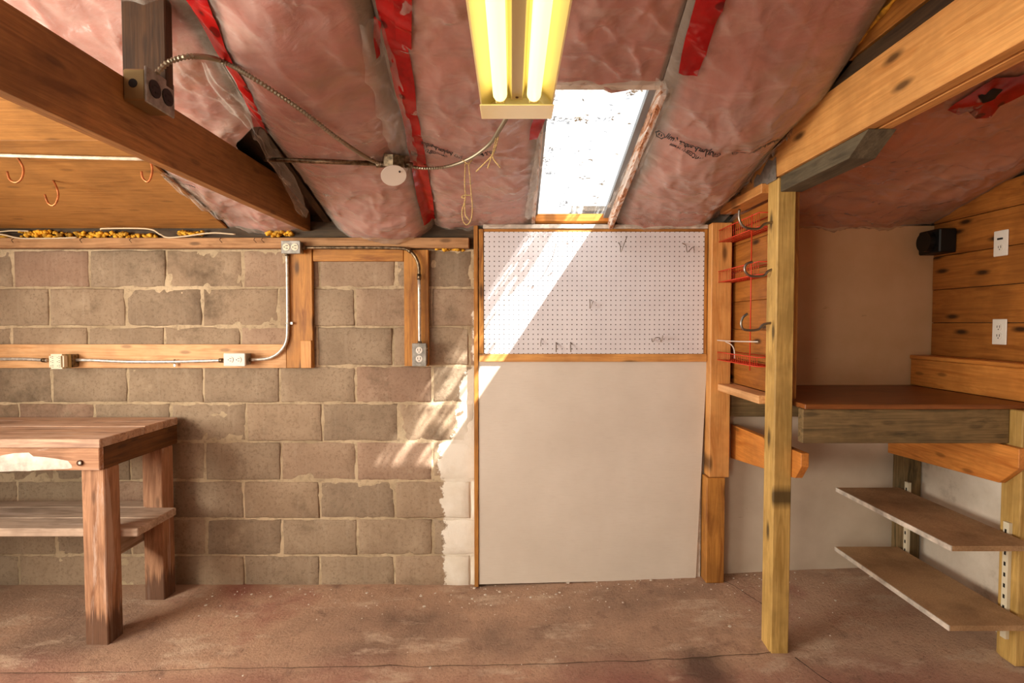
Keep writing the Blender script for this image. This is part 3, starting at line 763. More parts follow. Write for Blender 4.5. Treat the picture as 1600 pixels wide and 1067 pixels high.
def leaves():
    vs = []; fs = []
    cl = [(random.uniform(SKX0 + 0.02, SKX1 - 0.04), random.uniform(SKY0 + 0.05, SKY1 - 0.05), random.choice((1, 1, 2, 3, 7))) for _ in range(46)]
    for cx, cy, n in cl:
        for _ in range(n * 2):
            x = cx + random.gauss(0, 0.016); y = cy + random.gauss(0, 0.012)
            if not (SKX0 < x < SKX1 and SKY0 < y < SKY1): continue
            a = random.uniform(0, 6.28); L = random.uniform(0.006, 0.016); w = L * 0.35; z = plane_z(y) + PO + 0.009 + random.uniform(0, 0.004); b = len(vs)
            ca, sa = math.cos(a), math.sin(a)
            for u, v, h in ((-L, 0, 0), (0, -w, 0.002), (L, 0, 0.003), (0, w, 0.002)):
                yy = y + u * sa + v * ca; vs.append((x + u * ca - v * sa, yy, z - SL * (yy - y) + h))
            fs.append((b, b + 1, b + 2, b + 3))
    o = mesh('leaf_litter', vs, fs, M['leaf']); o['kind'] = 'stuff'; tag(o, 'dry leaf bits scattered over the bright skylight pane', 'leaves')
leaves()

# ================================================================== TIMBER FRAME
# left tie beam with the hanger above it
lb = prism('ceiling_beam', [(2.885, 1.895), (2.885, 1.99), (2.50, 2.085), (-2.5, 2.085), (-2.5, 1.895)], 'x', -1.10, -1.062, 'brown')
tag(lb, 'dark brown wooden tie beam crossing the ceiling on the left', 'beam')
tag(box('hanger_board', (-1.118, 1.585, 2.09), (-0.992, 1.62, plane_z(1.6) + 0.10), 'walnut'), 'dark upright board rising from the left ceiling beam to the roof', 'board')
# right double beam
rb = empty('double_beam', (1.12, 0.2, 2.012))
prism('beam_ply', [(2.875, 2.012), (2.875, plane_z(2.875) + 0.08), (2.875, 2.02), (1.98, 2.205), (-2.5, 2.205), (-2.5, 2.012)][:1] + [(2.86, 2.02), (1.95, 2.205), (-2.5, 2.205), (-2.5, 2.012)], 'x', 1.088, 1.126, 'beam', rb)
prism('beam_ply', [(2.86, 2.012), (2.8, 2.02), (1.95, 2.19), (-2.5, 2.19), (-2.5, 2.012)], 'x', 1.137, 1.175, 'pine', rb)
tag(rb, 'honey coloured doubled pine beam crossing the ceiling on the right', 'beam')
tag(prism('upper_plate', [(1.93, 2.207), (1.76, 2.255), (-2.5, 2.255), (-2.5, 2.207)], 'x', 1.092, 1.18, 'dark'), 'dark plank lying on top of the honey coloured beam', 'board')
gb = prism('gable_board', [(1.80, 2.262), (1.70, 2.267), (0.0, 2.267), (0.0, plane_z(0.0) + 0.04), (1.78, plane_z(1.78) + 0.04)], 'x', 1.096, 1.112, 'stain')
tag(gb, 'orange brown board filling the gap above the right beam', 'board')
# support post
post = box('support_post', (1.091, 2.25, 0.0), (1.167, 2.339, 2.008), 'treated', bev=0.004)
tag(post, 'square yellow-green treated timber post standing on the concrete floor', 'post')
# dark cleat on the post under the beam, sawn end toward the right
cl = prism('beam_cleat', [(1.185, 1.905), (1.47, 1.925), (1.44, 1.995), (1.185, 1.995)], 'y', 2.16, 2.2, 'grey')
def beam_cleat():
    bpy.data.objects.remove(cl)
    # runs along the beam from the post toward the camera, end cut slanting
    o = prism('beam_cleat', [(2.249, 1.948), (1.80, 1.948), (1.70, 2.010), (2.249, 2.010)], 'x', 1.10, 1.19, 'grey')
    tag(o, 'short dark wooden block under the right beam beside the post', 'block')
beam_cleat()
# toothed metal plate on the beam and post
P = [(2.46, 2.00), (2.46, 2.05), (2.43, 2.068), (2.40, 2.055), (2.36, 2.082), (2.325, 2.10), (2.285, 2.085), (2.262, 2.095), (2.255, 2.0)]
tag(prism('metal_plate', P, 'x', 1.0835, 1.0865, M['boxgrey'], bev=0), 'small jagged grey metal plate nailed to the right beam', 'plate')

# stud partition between the post and the wall
part = empty('stud_partition', (1.07, 2.6, floor_z(1.07, 2.8)))
box('stud', (1.024, 2.80, 0.61), (1.128, 2.88, 1.925), 'pine', part)
box('stud', (1.012, 2.795, floor_z(1.05, 2.8) - 0.005), (1.106, 2.875, 0.608), 'stain', part)
box('sill', (1.062, 2.335, 1.062), (1.15, 2.80, 1.098), 'board', part)
box('top_plate', (1.062, 2.338, 1.965), (1.15, 2.80, 2.006), 'pine', part)
zz = 1.10
for h in (0.13, 0.15, 0.14, 0.15, 0.14, 0.148):
    box('plank', (1.152, 2.36, zz), (1.17, 2.885, zz + h - 0.002), 'wallpine', part, bev=0.002); zz += h
box('edge_trim', (1.184, 2.30, 1.09), (1.207, 2.345, 1.99), 'stain', part, bev=0.002)
tag(part, 'open pine stud partition joining the timber post to the wall', 'partition')

# ================================================================== LEDGER AND MOUNTING BOARDS ON THE BLOCK WALL
lg = empty('ledger_board', (-1.6, 2.88, 1.80))
box('board', (-3.05, 2.852, 1.803), (-0.225, WY + 0.0, 1.856), 'ledger', lg)
for px in (128, 205, 345, 398, 410, 22):
    a = aty(px, 372, 2.85); tube('nail', [a, a + Vector((0.004, -0.02, -0.012)), a + Vector((0.022, -0.03, -0.028))], 0.0016, 'rust', lg, 5)
tag(lg, 'long narrow brown ledger board capping the block wall, bent nails', 'board')
def mboard(name, px0, py0, px1, py1, kind, label, y=2.872, back=WY - 0.003):
    a = aty(px0, py0, y); b = aty(px1, py1, y)
    return tag(box(name, (min(a.x, b.x), y, min(a.z, b.z)), (max(a.x, b.x), back, max(a.z, b.z)), kind, bev=0.002), label, 'board', None)
mboard('mounting_board', -60, 575, 447, 538, 'board', 'long pale pine board on the block wall under the metal conduit', 2.876)
mboard('mounting_board', 448, 575, 487, 388, 'stain', 'upright orange board holding the conduit bend on the block wall')
mboard('mounting_board', 489, 408, 630, 387, 'stain', 'short horizontal orange board between the two upright boards')
mboard('mounting_board', 632, 572, 669, 390, 'stain', 'upright orange board behind the lower grey outlet box', 2.868)
mboard('scrap_strip', 470, 575, 486, 532, 'pine', 'short scrap strip at the foot of the conduit bend board', 2.860, 2.8715)

# ------------------------------------------------------------------ outlets
def receptacle(parent, c, ux, uz, n, r, mat='white', face='face'):
    """one outlet face: rounded disc with three slots; ux/uz the plane vectors, n toward the room"""
    f = disc(face, c, r, n, 0.003, mat, parent, 18)
    for du, dz, h in ((-0.38, 0.2, 0.30), (0.38, 0.2, 0.36)):
        p = c + ux * du * r + uz * dz * r + n * 0.003
        vs = [p + ux * sx * r * 0.08 + uz * sz * r * h for sx, sz in ((-1, -1), (1, -1), (1, 1), (-1, 1))]; vs += [v + n * 0.0006 for v in vs]
        mesh('slot', vs, [(0, 1, 2, 3), (4, 5, 6, 7), (0, 1, 5, 4), (1, 2, 6, 5), (2, 3, 7, 6), (3, 0, 4, 7)], M['black'], f)
    disc('slot', c - uz * 0.5 * r + n * 0.003, r * 0.16, n, 0.0006, 'black', f, 8)
    return f
NX, NZ, NY = Vector((1, 0, 0)), Vector((0, 0, 1)), Vector((0, -1, 0))
# upper grey outlet on the ledger
def upper_outlet():
    c = aty(454, 386, 2.80); e = empty('outlet_box', (c.x, 2.85, c.z))
    box('box', (c.x - 0.046, 2.805, c.z - 0.03), (c.x + 0.046, 2.851, c.z + 0.03), 'boxgrey', e, bev=0.004)
    box('cover_plate', (c.x - 0.049, 2.80, c.z - 0.033), (c.x + 0.049, 2.806, c.z + 0.033), 'boxgrey', e, bev=0.002)
    for dx in (-0.022, 0.022): receptacle(e, Vector((c.x + dx, 2.80, c.z)), NZ, NX, NY, 0.0185, 'ivory')
    tag(e, 'small grey sideways duplex outlet on the ledger above the block wall', 'outlet')
upper_outlet()
def lower_outlet():
    c = aty(655, 554, 2.81); e = empty('outlet_box', (c.x, 2.868, c.z - 0.06))
    box('box', (c.x - 0.034, 2.815, c.z - 0.058), (c.x + 0.034, 2.867, c.z + 0.056), 'boxgrey', e, bev=0.006, seg=2)
    box('cover_plate', (c.x - 0.037, 2.808, c.z - 0.061), (c.x + 0.037, 2.816, c.z + 0.059), 'boxgrey', e, bev=0.003)
    for dz in (-0.022, 0.022): receptacle(e, Vector((c.x, 2.808, c.z + dz)), NX, NZ, NY, 0.0175, 'white')
    for dz in (0.03, 0.012): disc('side_screw', (c.x + 0.034, 2.84, c.z + dz), 0.005, (1, 0, 0), 0.005, 'steel', e, 8)
    tag(e, 'upright dark grey outlet box with two white sockets on block wall', 'outlet')
lower_outlet()
def white_outlet():
    c = aty(366, 562, 2.80); e = empty('outlet_box', (c.x, 2.876, c.z - 0.04))
    box('cover_plate', (c.x - 0.056, 2.80, c.z - 0.034), (c.x + 0.056, 2.812, c.z + 0.034), 'white', e, bev=0.003)
    box('box', (c.x - 0.048, 2.812, c.z - 0.03), (c.x + 0.052, 2.875, c.z + 0.03), 'boxgrey', e, bev=0.003)
    for dx in (-0.021, 0.021): receptacle(e, Vector((c.x + dx, 2.80, c.z)), NZ, NX, NY, 0.0165, 'white')
    tag(e, 'white sideways duplex outlet cover on the long pale conduit board', 'outlet')
white_outlet()
def six_way():
    c = aty(86, 565, 2.775); e = empty('outlet_adapter', (c.x, 2.876, c.z - 0.05))
    box('body', (c.x - 0.038, 2.775, c.z - 0.038), (c.x + 0.038, 2.815, c.z + 0.038), 'ivory', e, bev=0.009, seg=2)
    box('back_shell', (c.x - 0.03, 2.815, c.z - 0.036), (c.x + 0.04, 2.832, c.z + 0.036), simple('yellowed_plastic', (186, 168, 118), 0.5), e, bev=0.003)
    box('wall_box', (c.x - 0.034, 2.832, c.z - 0.034), (c.x + 0.044, 2.875, c.z + 0.034), 'oldsteel', e, bev=0.003)
    for dx in (-0.018, 0.016):
        for dz in (0.022, 0.0, -0.022):
            p = Vector((c.x + dx, 2.7755, c.z + dz))
            box('slot', p + Vector((0.002, -0.001, 0.0035)), p + Vector((0.010, 0.001, 0.0055)), 'black', e, bev=0)
            box('slot', p + Vector((0.002, -0.001, -0.0055)), p + Vector((0.010, 0.001, -0.0035)), 'black', e, bev=0)
            disc('slot', p + Vector((-0.004, 0.0005, 0)), 0.0024, (0, -1, 0), 0.001, 'black', e, 8)
    tag(e, 'cream six-way plug adapter on the long pale conduit board', 'outlet')
six_way()
# ------------------------------------------------------------------ conduits
def strap(px, py, parent, y, vertical):
    c = aty(px, py, y)
    d = Vector((0.012, 0, 0)) if vertical else Vector((0, 0, 0.012))
    tube('strap', [c - d * 0.95 + Vector((0, 0.006, 0)), c - d * 0.8 + Vector((0, -0.008, 0)), c + d * 0.8 + Vector((0, -0.008, 0)), c + d * 0.95 + Vector((0, 0.006, 0))], 0.0028, 'steel', parent, 6)
    box('strap_tab', c + (Vector((0.012, -0.003, -0.007)) if vertical else Vector((-0.006, -0.003, -0.026))), c + (Vector((0.026, 0.002, 0.007)) if vertical else Vector((0.006, 0.002, -0.012))), 'steel', parent, bev=0.001)
def conduit(pxs, label, y=2.858, r=0.0085, mat='steel', straps=(), sub=6, couplings=()):
    pts = [aty(px, py, y) for px, py in pxs]; e = empty('conduit', (sum(p.x for p in pts) / len(pts), WY - 0.03, min(p.z for p in pts)))
    tube('pipe', pts, r, mat, e, 10, sub)
    for s in straps: strap(s[0], s[1], e, y, s[2])
    for a, b in couplings: tube('coupling', [aty(*a, y), aty(*b, y)], r * 1.35, 'oldsteel', e, 10)
    return tag(e, label, 'conduit')
conduit([(-60, 561), (0, 561), (40, 561), (74, 563)], 'steel conduit stub left of the cream six-way adapter', couplings=[((66, 562.5), (72, 563))])
conduit([(112, 562), (150, 563), (200, 565), (270, 565), (310, 564), (349, 563)], 'straight steel conduit between the cream adapter and white outlet', straps=[(273, 565, False)], couplings=[((110, 562), (117, 562)), ((343, 563), (349, 563))])
conduit([(386, 562), (405, 561.5), (422, 559), (437, 550), (447, 535), (449.5, 515), (449.5, 470), (449, 430), (448.5, 396)], 'bent steel conduit rising from white outlet to the ledger outlet', straps=[(450, 505, True)], couplings=[((388, 562), (393, 562)), ((448.5, 395), (448.5, 400))])
conduit([(476, 387), (520, 387), (580, 387), (625, 388), (638, 391), (648, 400), (654, 414), (655, 430), (655, 434)], 'tarnished conduit along the ledger bending down the right board', mat='oldsteel', y=2.841, couplings=[((655, 428), (655, 437)), ((469, 387), (478, 387)), ((638, 390.5), (643, 394))])
conduit([(655, 436), (655.5, 480), (655.5, 510), (656, 540)], 'short bright conduit dropping into the lower grey outlet box', y=2.841, couplings=[((656, 533), (656, 541))], sub=3)

# spray foam and cables along the top of the wall
def foam_strip(spans, label, seed, y=2.862):
    random.seed(seed); vs = []; fs = []
    for px0, px1, py0, py1 in spans:
        n = int((px1 - px0) * 0.9)
        for _ in range(n):
            c = aty(random.uniform(px0, px1), random.uniform(py0, py1), y + random.uniform(-0.004, 0.03)); r = random.uniform(0.006, 0.015); b = len(vs)
            for (a, e_) in ((0, 1.57), (0, 0.3), (1.26, 0.3), (2.51, 0.3), (3.77, 0.3), (5.03, 0.3), (0.6, -0.6), (1.9, -0.6), (3.1, -0.6), (4.4, -0.6), (5.6, -0.6), (0, -1.57)):
                k_ = r * random.uniform(0.7, 1.35); vs.append(c + Vector((math.cos(a) * math.cos(e_), math.sin(a) * math.cos(e_), math.sin(e_) * 0.8)) * k_)
            for i in range(5):
                j = (i + 1) % 5; fs += [(b, b + 1 + i, b + 1 + j), (b + 1 + i, b + 6 + i, b + 1 + j), (b + 1 + j, b + 6 + i, b + 6 + j), (b + 11, b + 6 + j, b + 6 + i)]
    o = mesh('spray_foam', vs, fs, M['foam'], None, True); o['kind'] = 'stuff'
    return tag(o, label, 'foam')
foam_strip([(0, 12, 367, 372), (30, 75, 361, 371), (70, 115, 362, 372), (120, 200, 363, 371), (200, 245, 367, 371), (278, 318, 361, 367)], 'lumpy yellow spray foam along the plywood and ledger joint', 3)
foam_strip([(416, 455, 362, 369)], 'small clump of yellow spray foam under the left beam end', 4)
foam_strip([(682, 724, 385, 391)], 'strip of yellow foam on the blocks beside the pegboard frame', 5, 2.886)
tag(tube('cable', [aty(-40, 366, 2.84), aty(0, 366, 2.84), aty(30, 372, 2.84), aty(75, 372.5, 2.84), aty(120, 371, 2.85)], 0.0042, 'cable', None, 7, 8), 'white cable end lying in the foam at the far left', 'cable')
tag(tube('cable', [aty(-40, 364, 2.86), aty(0, 362, 2.86), aty(18, 360.5, 2.86), aty(45, 361, 2.868)], 0.0038, 'cable', None, 7, 8), 'short white cable curving above the foam at the far left', 'cable')
tag(tube('cable', [aty(157, 359, 2.83), aty(165, 357, 2.83), aty(230, 357.5, 2.83), aty(250, 366, 2.83), aty(262, 371, 2.83), aty(290, 369, 2.83), aty(330, 364, 2.83), aty(368, 366, 2.84)], 0.0042, 'cable', None, 7, 8), 'long white cable looping along the plywood above the ledger board', 'cable')

# ================================================================== BOARD PANEL AND PEGBOARD
PY = 2.862
tag(prism('hardboard_panel', [(-0.176, 0.016), (0.982, 0.045), (1.028, 1.215), (-0.176, 1.215)], 'y', PY, PY + 0.006, M['hardboard'], bev=0), 'large plain white hardboard sheet standing below the pegboard', 'panel')
tag(box('backing_sheet', (-0.165, 2.872, 0.03), (1.008, 2.888, 1.90), 'whitewash', bev=0), 'white backing sheet showing at the slanting edge of the hardboard', 'panel')
tag(box('edge_stud', (-0.20, 2.855, 0.004), (-0.178, 2.896, 1.92), 'stain', bev=0.002), 'thin orange wooden stud along the left edge of the white panel', 'stud')
pb = empty('pegboard', (0.43, 2.87, 1.21))
box('perforated_board', (-0.146, 2.850, 1.250), (1.003, 2.855, 1.886), 'peg', pb, bev=0)
box('bottom_rail', (-0.172, 2.846, 1.208), (1.022, 2.8615, 1.249), 'pine', pb, bev=0.002)
box('top_rail', (-0.15, 2.852, 1.887), (1.016, 2.8615, 1.901), 'stain', pb, bev=0.001)
box('top_strip', (-0.15, 2.846, 1.902), (1.02, 2.87, 1.924), 'whitewash', pb, bev=0.002)
box('side_rail', (-0.172, 2.848, 1.25), (-0.149, 2.8615, 1.90), 'stain', pb, bev=0.001)
box('side_rail', (1.005, 2.849, 1.25), (1.02, 2.8615, 1.90), 'stain', pb, bev=0.001)
tag(pb, 'white pegboard in a thin wooden frame under the skylight', 'pegboard')
def peghook(pts, label, r=0.0022):
    tag(tube('peg_hook', [aty(px, py, y) for px, py, y in pts], r, 'hookzinc', None, 6, 4), label, 'hook', 'metal hooks on the pegboard')
peghook([(869, 380, 2.849), (869, 392, 2.83), (866, 400, 2.80), (861, 406, 2.79)], 'thin wire hook near the pegboard top edge, left of centre')
peghook([(966, 379, 2.849), (969, 384, 2.83), (970, 394, 2.80), (974, 384, 2.79), (980, 369, 2.80)], 'curled wire hook at top middle of the pegboard')
peghook([(1066, 380, 2.849), (1072, 384, 2.82), (1074, 394, 2.80), (1083, 386, 2.80), (1085, 395, 2.79)], 'double wire hook at the top right of the pegboard')
peghook([(921, 468, 2.849), (922, 474, 2.83), (922, 482, 2.82), (927, 470, 2.81)], 'small forked hook in the middle of the pegboard')
peghook([(1018, 529, 2.849), (1020, 534, 2.82), (1024, 528, 2.81), (1031, 528, 2.81), (1033, 534, 2.81), (1036, 524, 2.80)], 'bent wire bracket at the lower right of the pegboard')
peghook([(869, 535, 2.849), (869, 542, 2.83), (869, 550, 2.82)], 'left of two straight pegs near the pegboard bottom rail', 0.003)
peghook([(891.5, 535, 2.849), (891.5, 542, 2.83), (892, 550, 2.82)], 'right of two straight pegs near the pegboard bottom rail', 0.003)
peghook([(846, 529, 2.849), (845, 535, 2.835), (845, 541, 2.83)], 'faint small peg left of the two straight pegs', 0.0018)

# ================================================================== LEFT: WORKBENCH
wbn = empty('workbench', (-2.3, 2.6, 0.0))
y = 2.318
for wdt in (0.162, 0.135, 0.14, 0.118):
    box('top_plank', (-3.08, y, 0.874), (-1.772 + random.uniform(-0.004, 0.004), y + wdt - 0.003, 0.912 + random.uniform(-0.001, 0.001)), 'benchtop', wbn, bev=0.003); y += wdt
def apron():
    box('front_apron', (-3.08, 2.318, 0.778), (-1.772, 2.345, 0.873), 'bench', wbn, bev=0.003)
    vs = []; fs = []   # ragged remnant of white paint on the apron
    top = [(-20, 712), (0, 712), (22, 708), (45, 707), (52, 713), (68, 714), (90, 717), (106, 720), (112, 727)]; bot = [(-20, 738), (0, 737), (22, 736), (45, 736), (52, 735), (68, 734), (90, 733), (106, 732.5), (113, 731)]
    for a, b in zip(top, bot): vs += [aty(*a, 2.3172), aty(*b, 2.3172)]
    for i in range(len(top) - 1): fs.append((2 * i, 2 * i + 2, 2 * i + 3, 2 * i + 1))
    mesh('paint_remnant', vs, fs, M['whitewash'], wbn)
apron()
box('side_apron', (-1.81, 2.347, 0.775), (-1.775, 2.868, 0.873), 'umber', wbn)  # dark brown wood, with the shade of this side put into its colour
b = disc('bolt', aty(125.5, 723, 2.317), 0.0125, (0, -1, 0), 0.006, 'rust', wbn, 14); disc('washer', aty(125.5, 723, 2.311), 0.006, (0, -1, 0), 0.004, 'steel', b, 10)
for x in (-1.876, -3.05):
    box('leg', (x, 2.347, -0.012), (x + 0.1, 2.442, 0.775), 'bench', wbn, bev=0.004)
    box('leg', (x, 2.735, -0.012), (x + 0.1, 2.829, 0.774), 'bench', wbn, bev=0.004)
    box('shelf_cleat', (x - 0.04, 2.44, 0.30), (x - 0.002, 2.85, 0.438), 'old', wbn)
y = 2.44
for wdt, xe in ((0.14, -1.70), (0.15, -1.70), (0.10, -1.86)):
    box('shelf_plank', (-3.08, y, 0.440), (xe, y + wdt - 0.004, 0.478), 'old', wbn, bev=0.004); y += wdt
for o in [o for o in wbn.children if o.name.startswith('shelf_plank')][:2]: pass
tag(wbn, 'heavy worn wooden workbench with square legs against the block wall', 'workbench')

# hooks and rod on the plywood
p = [atroof(-60, 236, .03), atroof(0, 238, .03), atroof(110, 241, .03), atroof(230, 244, .03)]
tag(tube('rod', [q + Vector((0, 0, -0.012)) for q in p], 0.007, 'rod', None, 10, 6), 'white painted rod fixed across the plywood ceiling', 'rod')
def chook(pxs, label):
    a = atroof(*pxs[0], 0.03); y = a.y - 0.02
    tag(tube('ceiling_hook', [a] + [aty(px, py, y) for px, py in pxs[1:]], 0.0045, 'copper', None, 8, 6), label, 'hook', 'copper hooks in the plywood ceiling')
chook([(26, 245), (31, 252), (36, 262), (36, 272), (32, 281), (24, 285), (15, 280), (11, 268)], 'leftmost copper hook hanging below the white rod')
chook([(83, 282), (88, 292), (91, 303), (89, 314), (83, 321), (75, 317), (70, 304)], 'lowest copper hook, between the other two on the plywood')
chook([(233, 246), (236, 255), (238, 266), (235, 279), (230, 284), (223, 278), (221, 268)], 'copper hook at the right end of the white rod')

# ================================================================== BEAM OUTLET BOX, ARMOURED CABLES, JUNCTION BOX
def beam_outlet():
    c = Vector((-1.03, 1.56, 2.055)); e = empty('beam_outlet_box', (c.x, c.y, 2.0))
    box('box', (-1.061, 1.505, 2.018), (-1.0, 1.62, 2.104), simple('brass_tinted_steel', (150, 128, 84), 0.45, 0.7), e, bev=0.004)
    box('cover_plate', (-1.0, 1.50, 2.012), (-0.993, 1.625, 2.11), 'boxgrey', e, bev=0.003)
    for dy in (-0.028, 0.028): receptacle(e, Vector((-0.993, 1.562 + dy, 2.06)), Vector((0, 0, 1)), Vector((0, 1, 0)), Vector((1, 0, 0)), 0.024, 'ink')
    disc('knockout', (-1.033, 1.505, 2.064), 0.012, (0, -1, 0), 0.001, 'black', e, 14)
    tag(e, 'metal outlet box with dark sockets mounted on the left beam', 'outlet')
beam_outlet()
def flex(pts, label, r=0.0085):
    path = resample(catmull(pts, 40), 0.0055)
    vs, fs = tubegeo(path, r, 8, ridge=0.38)
    tag(mesh('armoured_cable', vs, fs, M['flex'], None, False), label, 'cable')
C_ = lambda px, py, g=0.03: on_ceiling(px, py, g)
flex([Vector((-1.02, 1.545, 2.10)), aty(246, 113, 1.545), aty(264, 97, 1.55), aty(300, 88, 1.56), C_(345, 95), C_(400, 125, 0.035), C_(470, 172, 0.04), C_(530, 218, 0.04), C_(580, 250), C_(606, 258)], 'armoured cable arching from the beam outlet to the junction box')
flex([C_(640, 260), C_(665, 263), C_(700, 260, 0.04), C_(735, 247, 0.06), C_(765, 225, 0.10), aty(782, 200, 1.75), aty(795, 178, 1.6)], 'armoured cable sagging from the junction box up to the lamp', 0.0075)
def junction():
    c = on_ceiling(618, 256, 0.03); e = empty('junction_box', c)
    disc('box', c + Vector((0, 0, -0.012)), 0.055, (0.1, -0.25, 1), 0.045, 'oldsteel', e, 8)
    tube('clamp', [c + Vector((-0.04, -0.01, -0.005)), c + Vector((-0.075, -0.015, -0.008))], 0.012, 'oldsteel', e, 8)
    tube('clamp', [c + Vector((0.04, -0.01, -0.005)), c + Vector((0.07, -0.015, -0.01))], 0.012, 'oldsteel', e, 8)
    q = aty(615, 274, c.y - 0.05)
    cv = disc('round_cover', q, 0.05, (0.25, -0.55, -0.80), 0.003, 'white', e, 28)
    disc('screw_hole', q + Vector((0.026, -0.012, 0.012)), 0.004, (0.25, -0.55, -0.8), 0.0036, 'black', cv, 8)
    tag(e, 'open round junction box with its white cover hanging loose', 'junction box')
    a, b = on_ceiling(414, 249, 0.025), c + Vector((-0.05, 0, 0))
    mid = on_ceiling(500, 252, 0.028)
    tag(tube('ceiling_pipe', [a, mid, b], 0.0095, 'oldsteel', None, 8, 4), 'thin dull metal pipe running left from the junction box', 'pipe')
junction()
def twine(paths, label):
    e = empty('twine', paths[0][0])
    for p in paths: tube('strand', p, 0.0024, 'twine', e, 6, 6)
    tag(e, label, 'string')
yv = 2.12
twine([[aty(727, 255, yv), aty(726, 285, yv), aty(727, 310, yv), aty(722, 330, yv), aty(724, 346, yv), aty(730, 351, yv), aty(736, 343, yv), aty(738, 325, yv), aty(736, 300, yv), aty(734, 275, yv), aty(732, 254, yv)],
       [aty(723, 250, yv), aty(731, 256, yv - 0.01), aty(738, 250, yv)], [aty(727, 310, yv), aty(721, 308, yv), aty(726, 305, yv), aty(735, 305, yv)], [aty(726, 312, yv), aty(727, 335, yv), aty(733, 344, yv), aty(728, 338, yv)]],
      'long loop of tan twine dangling from the armoured cable')
yv = 1.86
twine([[aty(775, 216, yv), aty(772, 230, yv), aty(768, 245, yv), aty(762, 263, yv)], [aty(779, 212, yv), aty(774, 232, yv), aty(770, 246, yv), aty(782, 262, yv)], [aty(768, 244, yv), aty(756, 256, yv + 0.1), aty(744, 268, yv + 0.15)]],
      'short knotted tan twine hanging from the cable near the lamp')
# ================================================================== FLUORESCENT LAMP
def lamp():
    e = empty('fluorescent_lamp', (0.013, 0.93, 1.985)); y0, y1 = 0.30, 1.545; cx = 0.013
    # reflector: shallow open trough with sloping wings
    prof = [(-0.098, 0.028), (-0.094, 0.028), (-0.055, 0.060), (0.055, 0.060), (0.094, 0.028), (0.098, 0.028), (0.057, 0.066), (-0.057, 0.066)]
    prism('reflector', [(cx + a, 1.975 + b) for a, b in prof], 'y', y0, y1, M['lampmetal'], e, bev=0)
    prism('channel', [(cx - 0.022, 2.036), (cx - 0.014, 1.998), (cx + 0.014, 1.998), (cx + 0.022, 2.036)], 'y', y0 + 0.02, y1 - 0.09, M['lampmid'], e, bev=0.001)
    box('ballast_cover', (cx - 0.05, y0 + 0.05, 2.042), (cx + 0.05, y1 - 0.05, 2.09), 'lampmetal', e, bev=0.004)
    for s in (-1, 1):
        vs = []; path = [Vector((cx + s * 0.044, y0 + 0.05, 2.003)), Vector((cx + s * 0.044, y1 - 0.115, 2.003))]
        path = [path[0].lerp(path[1], k / 12) for k in range(13)]; d = Vector((0, 0.006, 0))
        path = path + [path[-1] + d, path[-1] + d * 2, path[-1] + d * 2.6]
        n = len(path); tube('tube', path, lambda t, n=n: 0.0185 if t <= (n - 4) / (n - 1) + 1e-6 else (0.0172 if t <= (n - 3) / (n - 1) + 1e-6 else (0.0135 if t <= (n - 2) / (n - 1) + 1e-6 else 0.008)), 'tube', e, 16)
        box('socket', (cx + s * 0.044 - 0.012, y1 - 0.098, 1.992), (cx + s * 0.044 + 0.012, y1 - 0.08, 2.03), 'lampmetal', e, bev=0.002)
    for ya, yb in ((y1 - 0.045, y1), (y0, y0 + 0.045)):
        f = 1 if ya > 1 else -1
        prism('end_cap', [(cx - 0.098, 2.004), (cx - 0.098, 1.985), (cx + 0.098, 1.985), (cx + 0.098, 2.004), (cx + 0.056, 2.040), (cx - 0.056, 2.040)], 'y', yb - 0.012 if f > 0 else ya, yb if f > 0 else ya + 0.012, M['lampmetal'], e, bev=0.001)
        box('end_lip', (cx - 0.098, ya - (0.05 if f > 0 else 0), 1.982), (cx + 0.098, yb, 1.9855), 'lampmetal', e, bev=0.001)
    disc('screw', (cx, y1 - 0.11, 1.9975), 0.004, (0, 0, -1), 0.002, 'rust', e, 8)
    for yy in (0.55, 1.30):
        tube('hanger_chain', [Vector((cx, yy, 2.09)), Vector((cx, yy, 2.2)), Vector((cx, yy, plane_z(yy)))], 0.003, 'oldsteel', e, 6)
    tag(e, 'glowing twin-tube fluorescent shop lamp hung below the ceiling', 'lamp')
lamp()
# ================================================================== RED WIRE RACK, HOOKS
def rack():
    e = empty('wire_rack', (1.10, 2.6, 1.2)); X0, X1, Y0, Y1 = 1.06, 1.142, 2.35, 2.84
    for x, yy in ((X0, Y1), (X1, Y1), (X0, 2.42), (X1, 2.42)):
        tube('upright', [Vector((x, yy, 1.20)), Vector((x, yy, 1.89 if x == X0 else 1.86))], 0.0028, 'redwire', e, 6)
    for zt, zb in ((1.885, 1.825), (1.675, 1.620), (1.262, 1.222)):
        vs, fs = [], []
        for z in (zt, zb):
            tubegeo([Vector(p) for p in ((X0, Y0, z), (X0, Y1, z), (X1, Y1, z), (X1, Y0, z), (X0, Y0, z))], 0.0026, 5, vs, fs)
        n = 22
        for k in range(n + 1):
            yy = Y0 + (Y1 - Y0) * k / n
            tubegeo([Vector((X0, yy, zt)), Vector((X0, yy, zb)), Vector((X1, yy, zb))], 0.0014, 4, vs, fs)
        for k in (1, 2, 3):
            x = X0 + (X1 - X0) * k / 4; tubegeo([Vector((x, Y0, zb)), Vector((x, Y1, zb))], 0.0018, 4, vs, fs)
        mesh('basket', vs, fs, M['redwire'], e, True)
    tag(e, 'red wire rack with three shallow baskets on the pine partition', 'rack')
rack()
w = [atx(1114, 531, 1.058), atx(1140, 533, 1.058), atx(1184, 534, 1.058)]
wh = empty('wire_hanger', w[0])
tube('rail', w, 0.003, 'whitewire', wh, 6, 3)
tube('drop', [atx(1134, 534, 1.066), atx(1142, 538, 1.066), atx(1147, 546, 1.066), atx(1148, 560, 1.066)], 0.003, 'whitewire', wh, 6, 4)
tag(wh, 'white coated wire bar in the lowest basket of the red rack', 'wire')
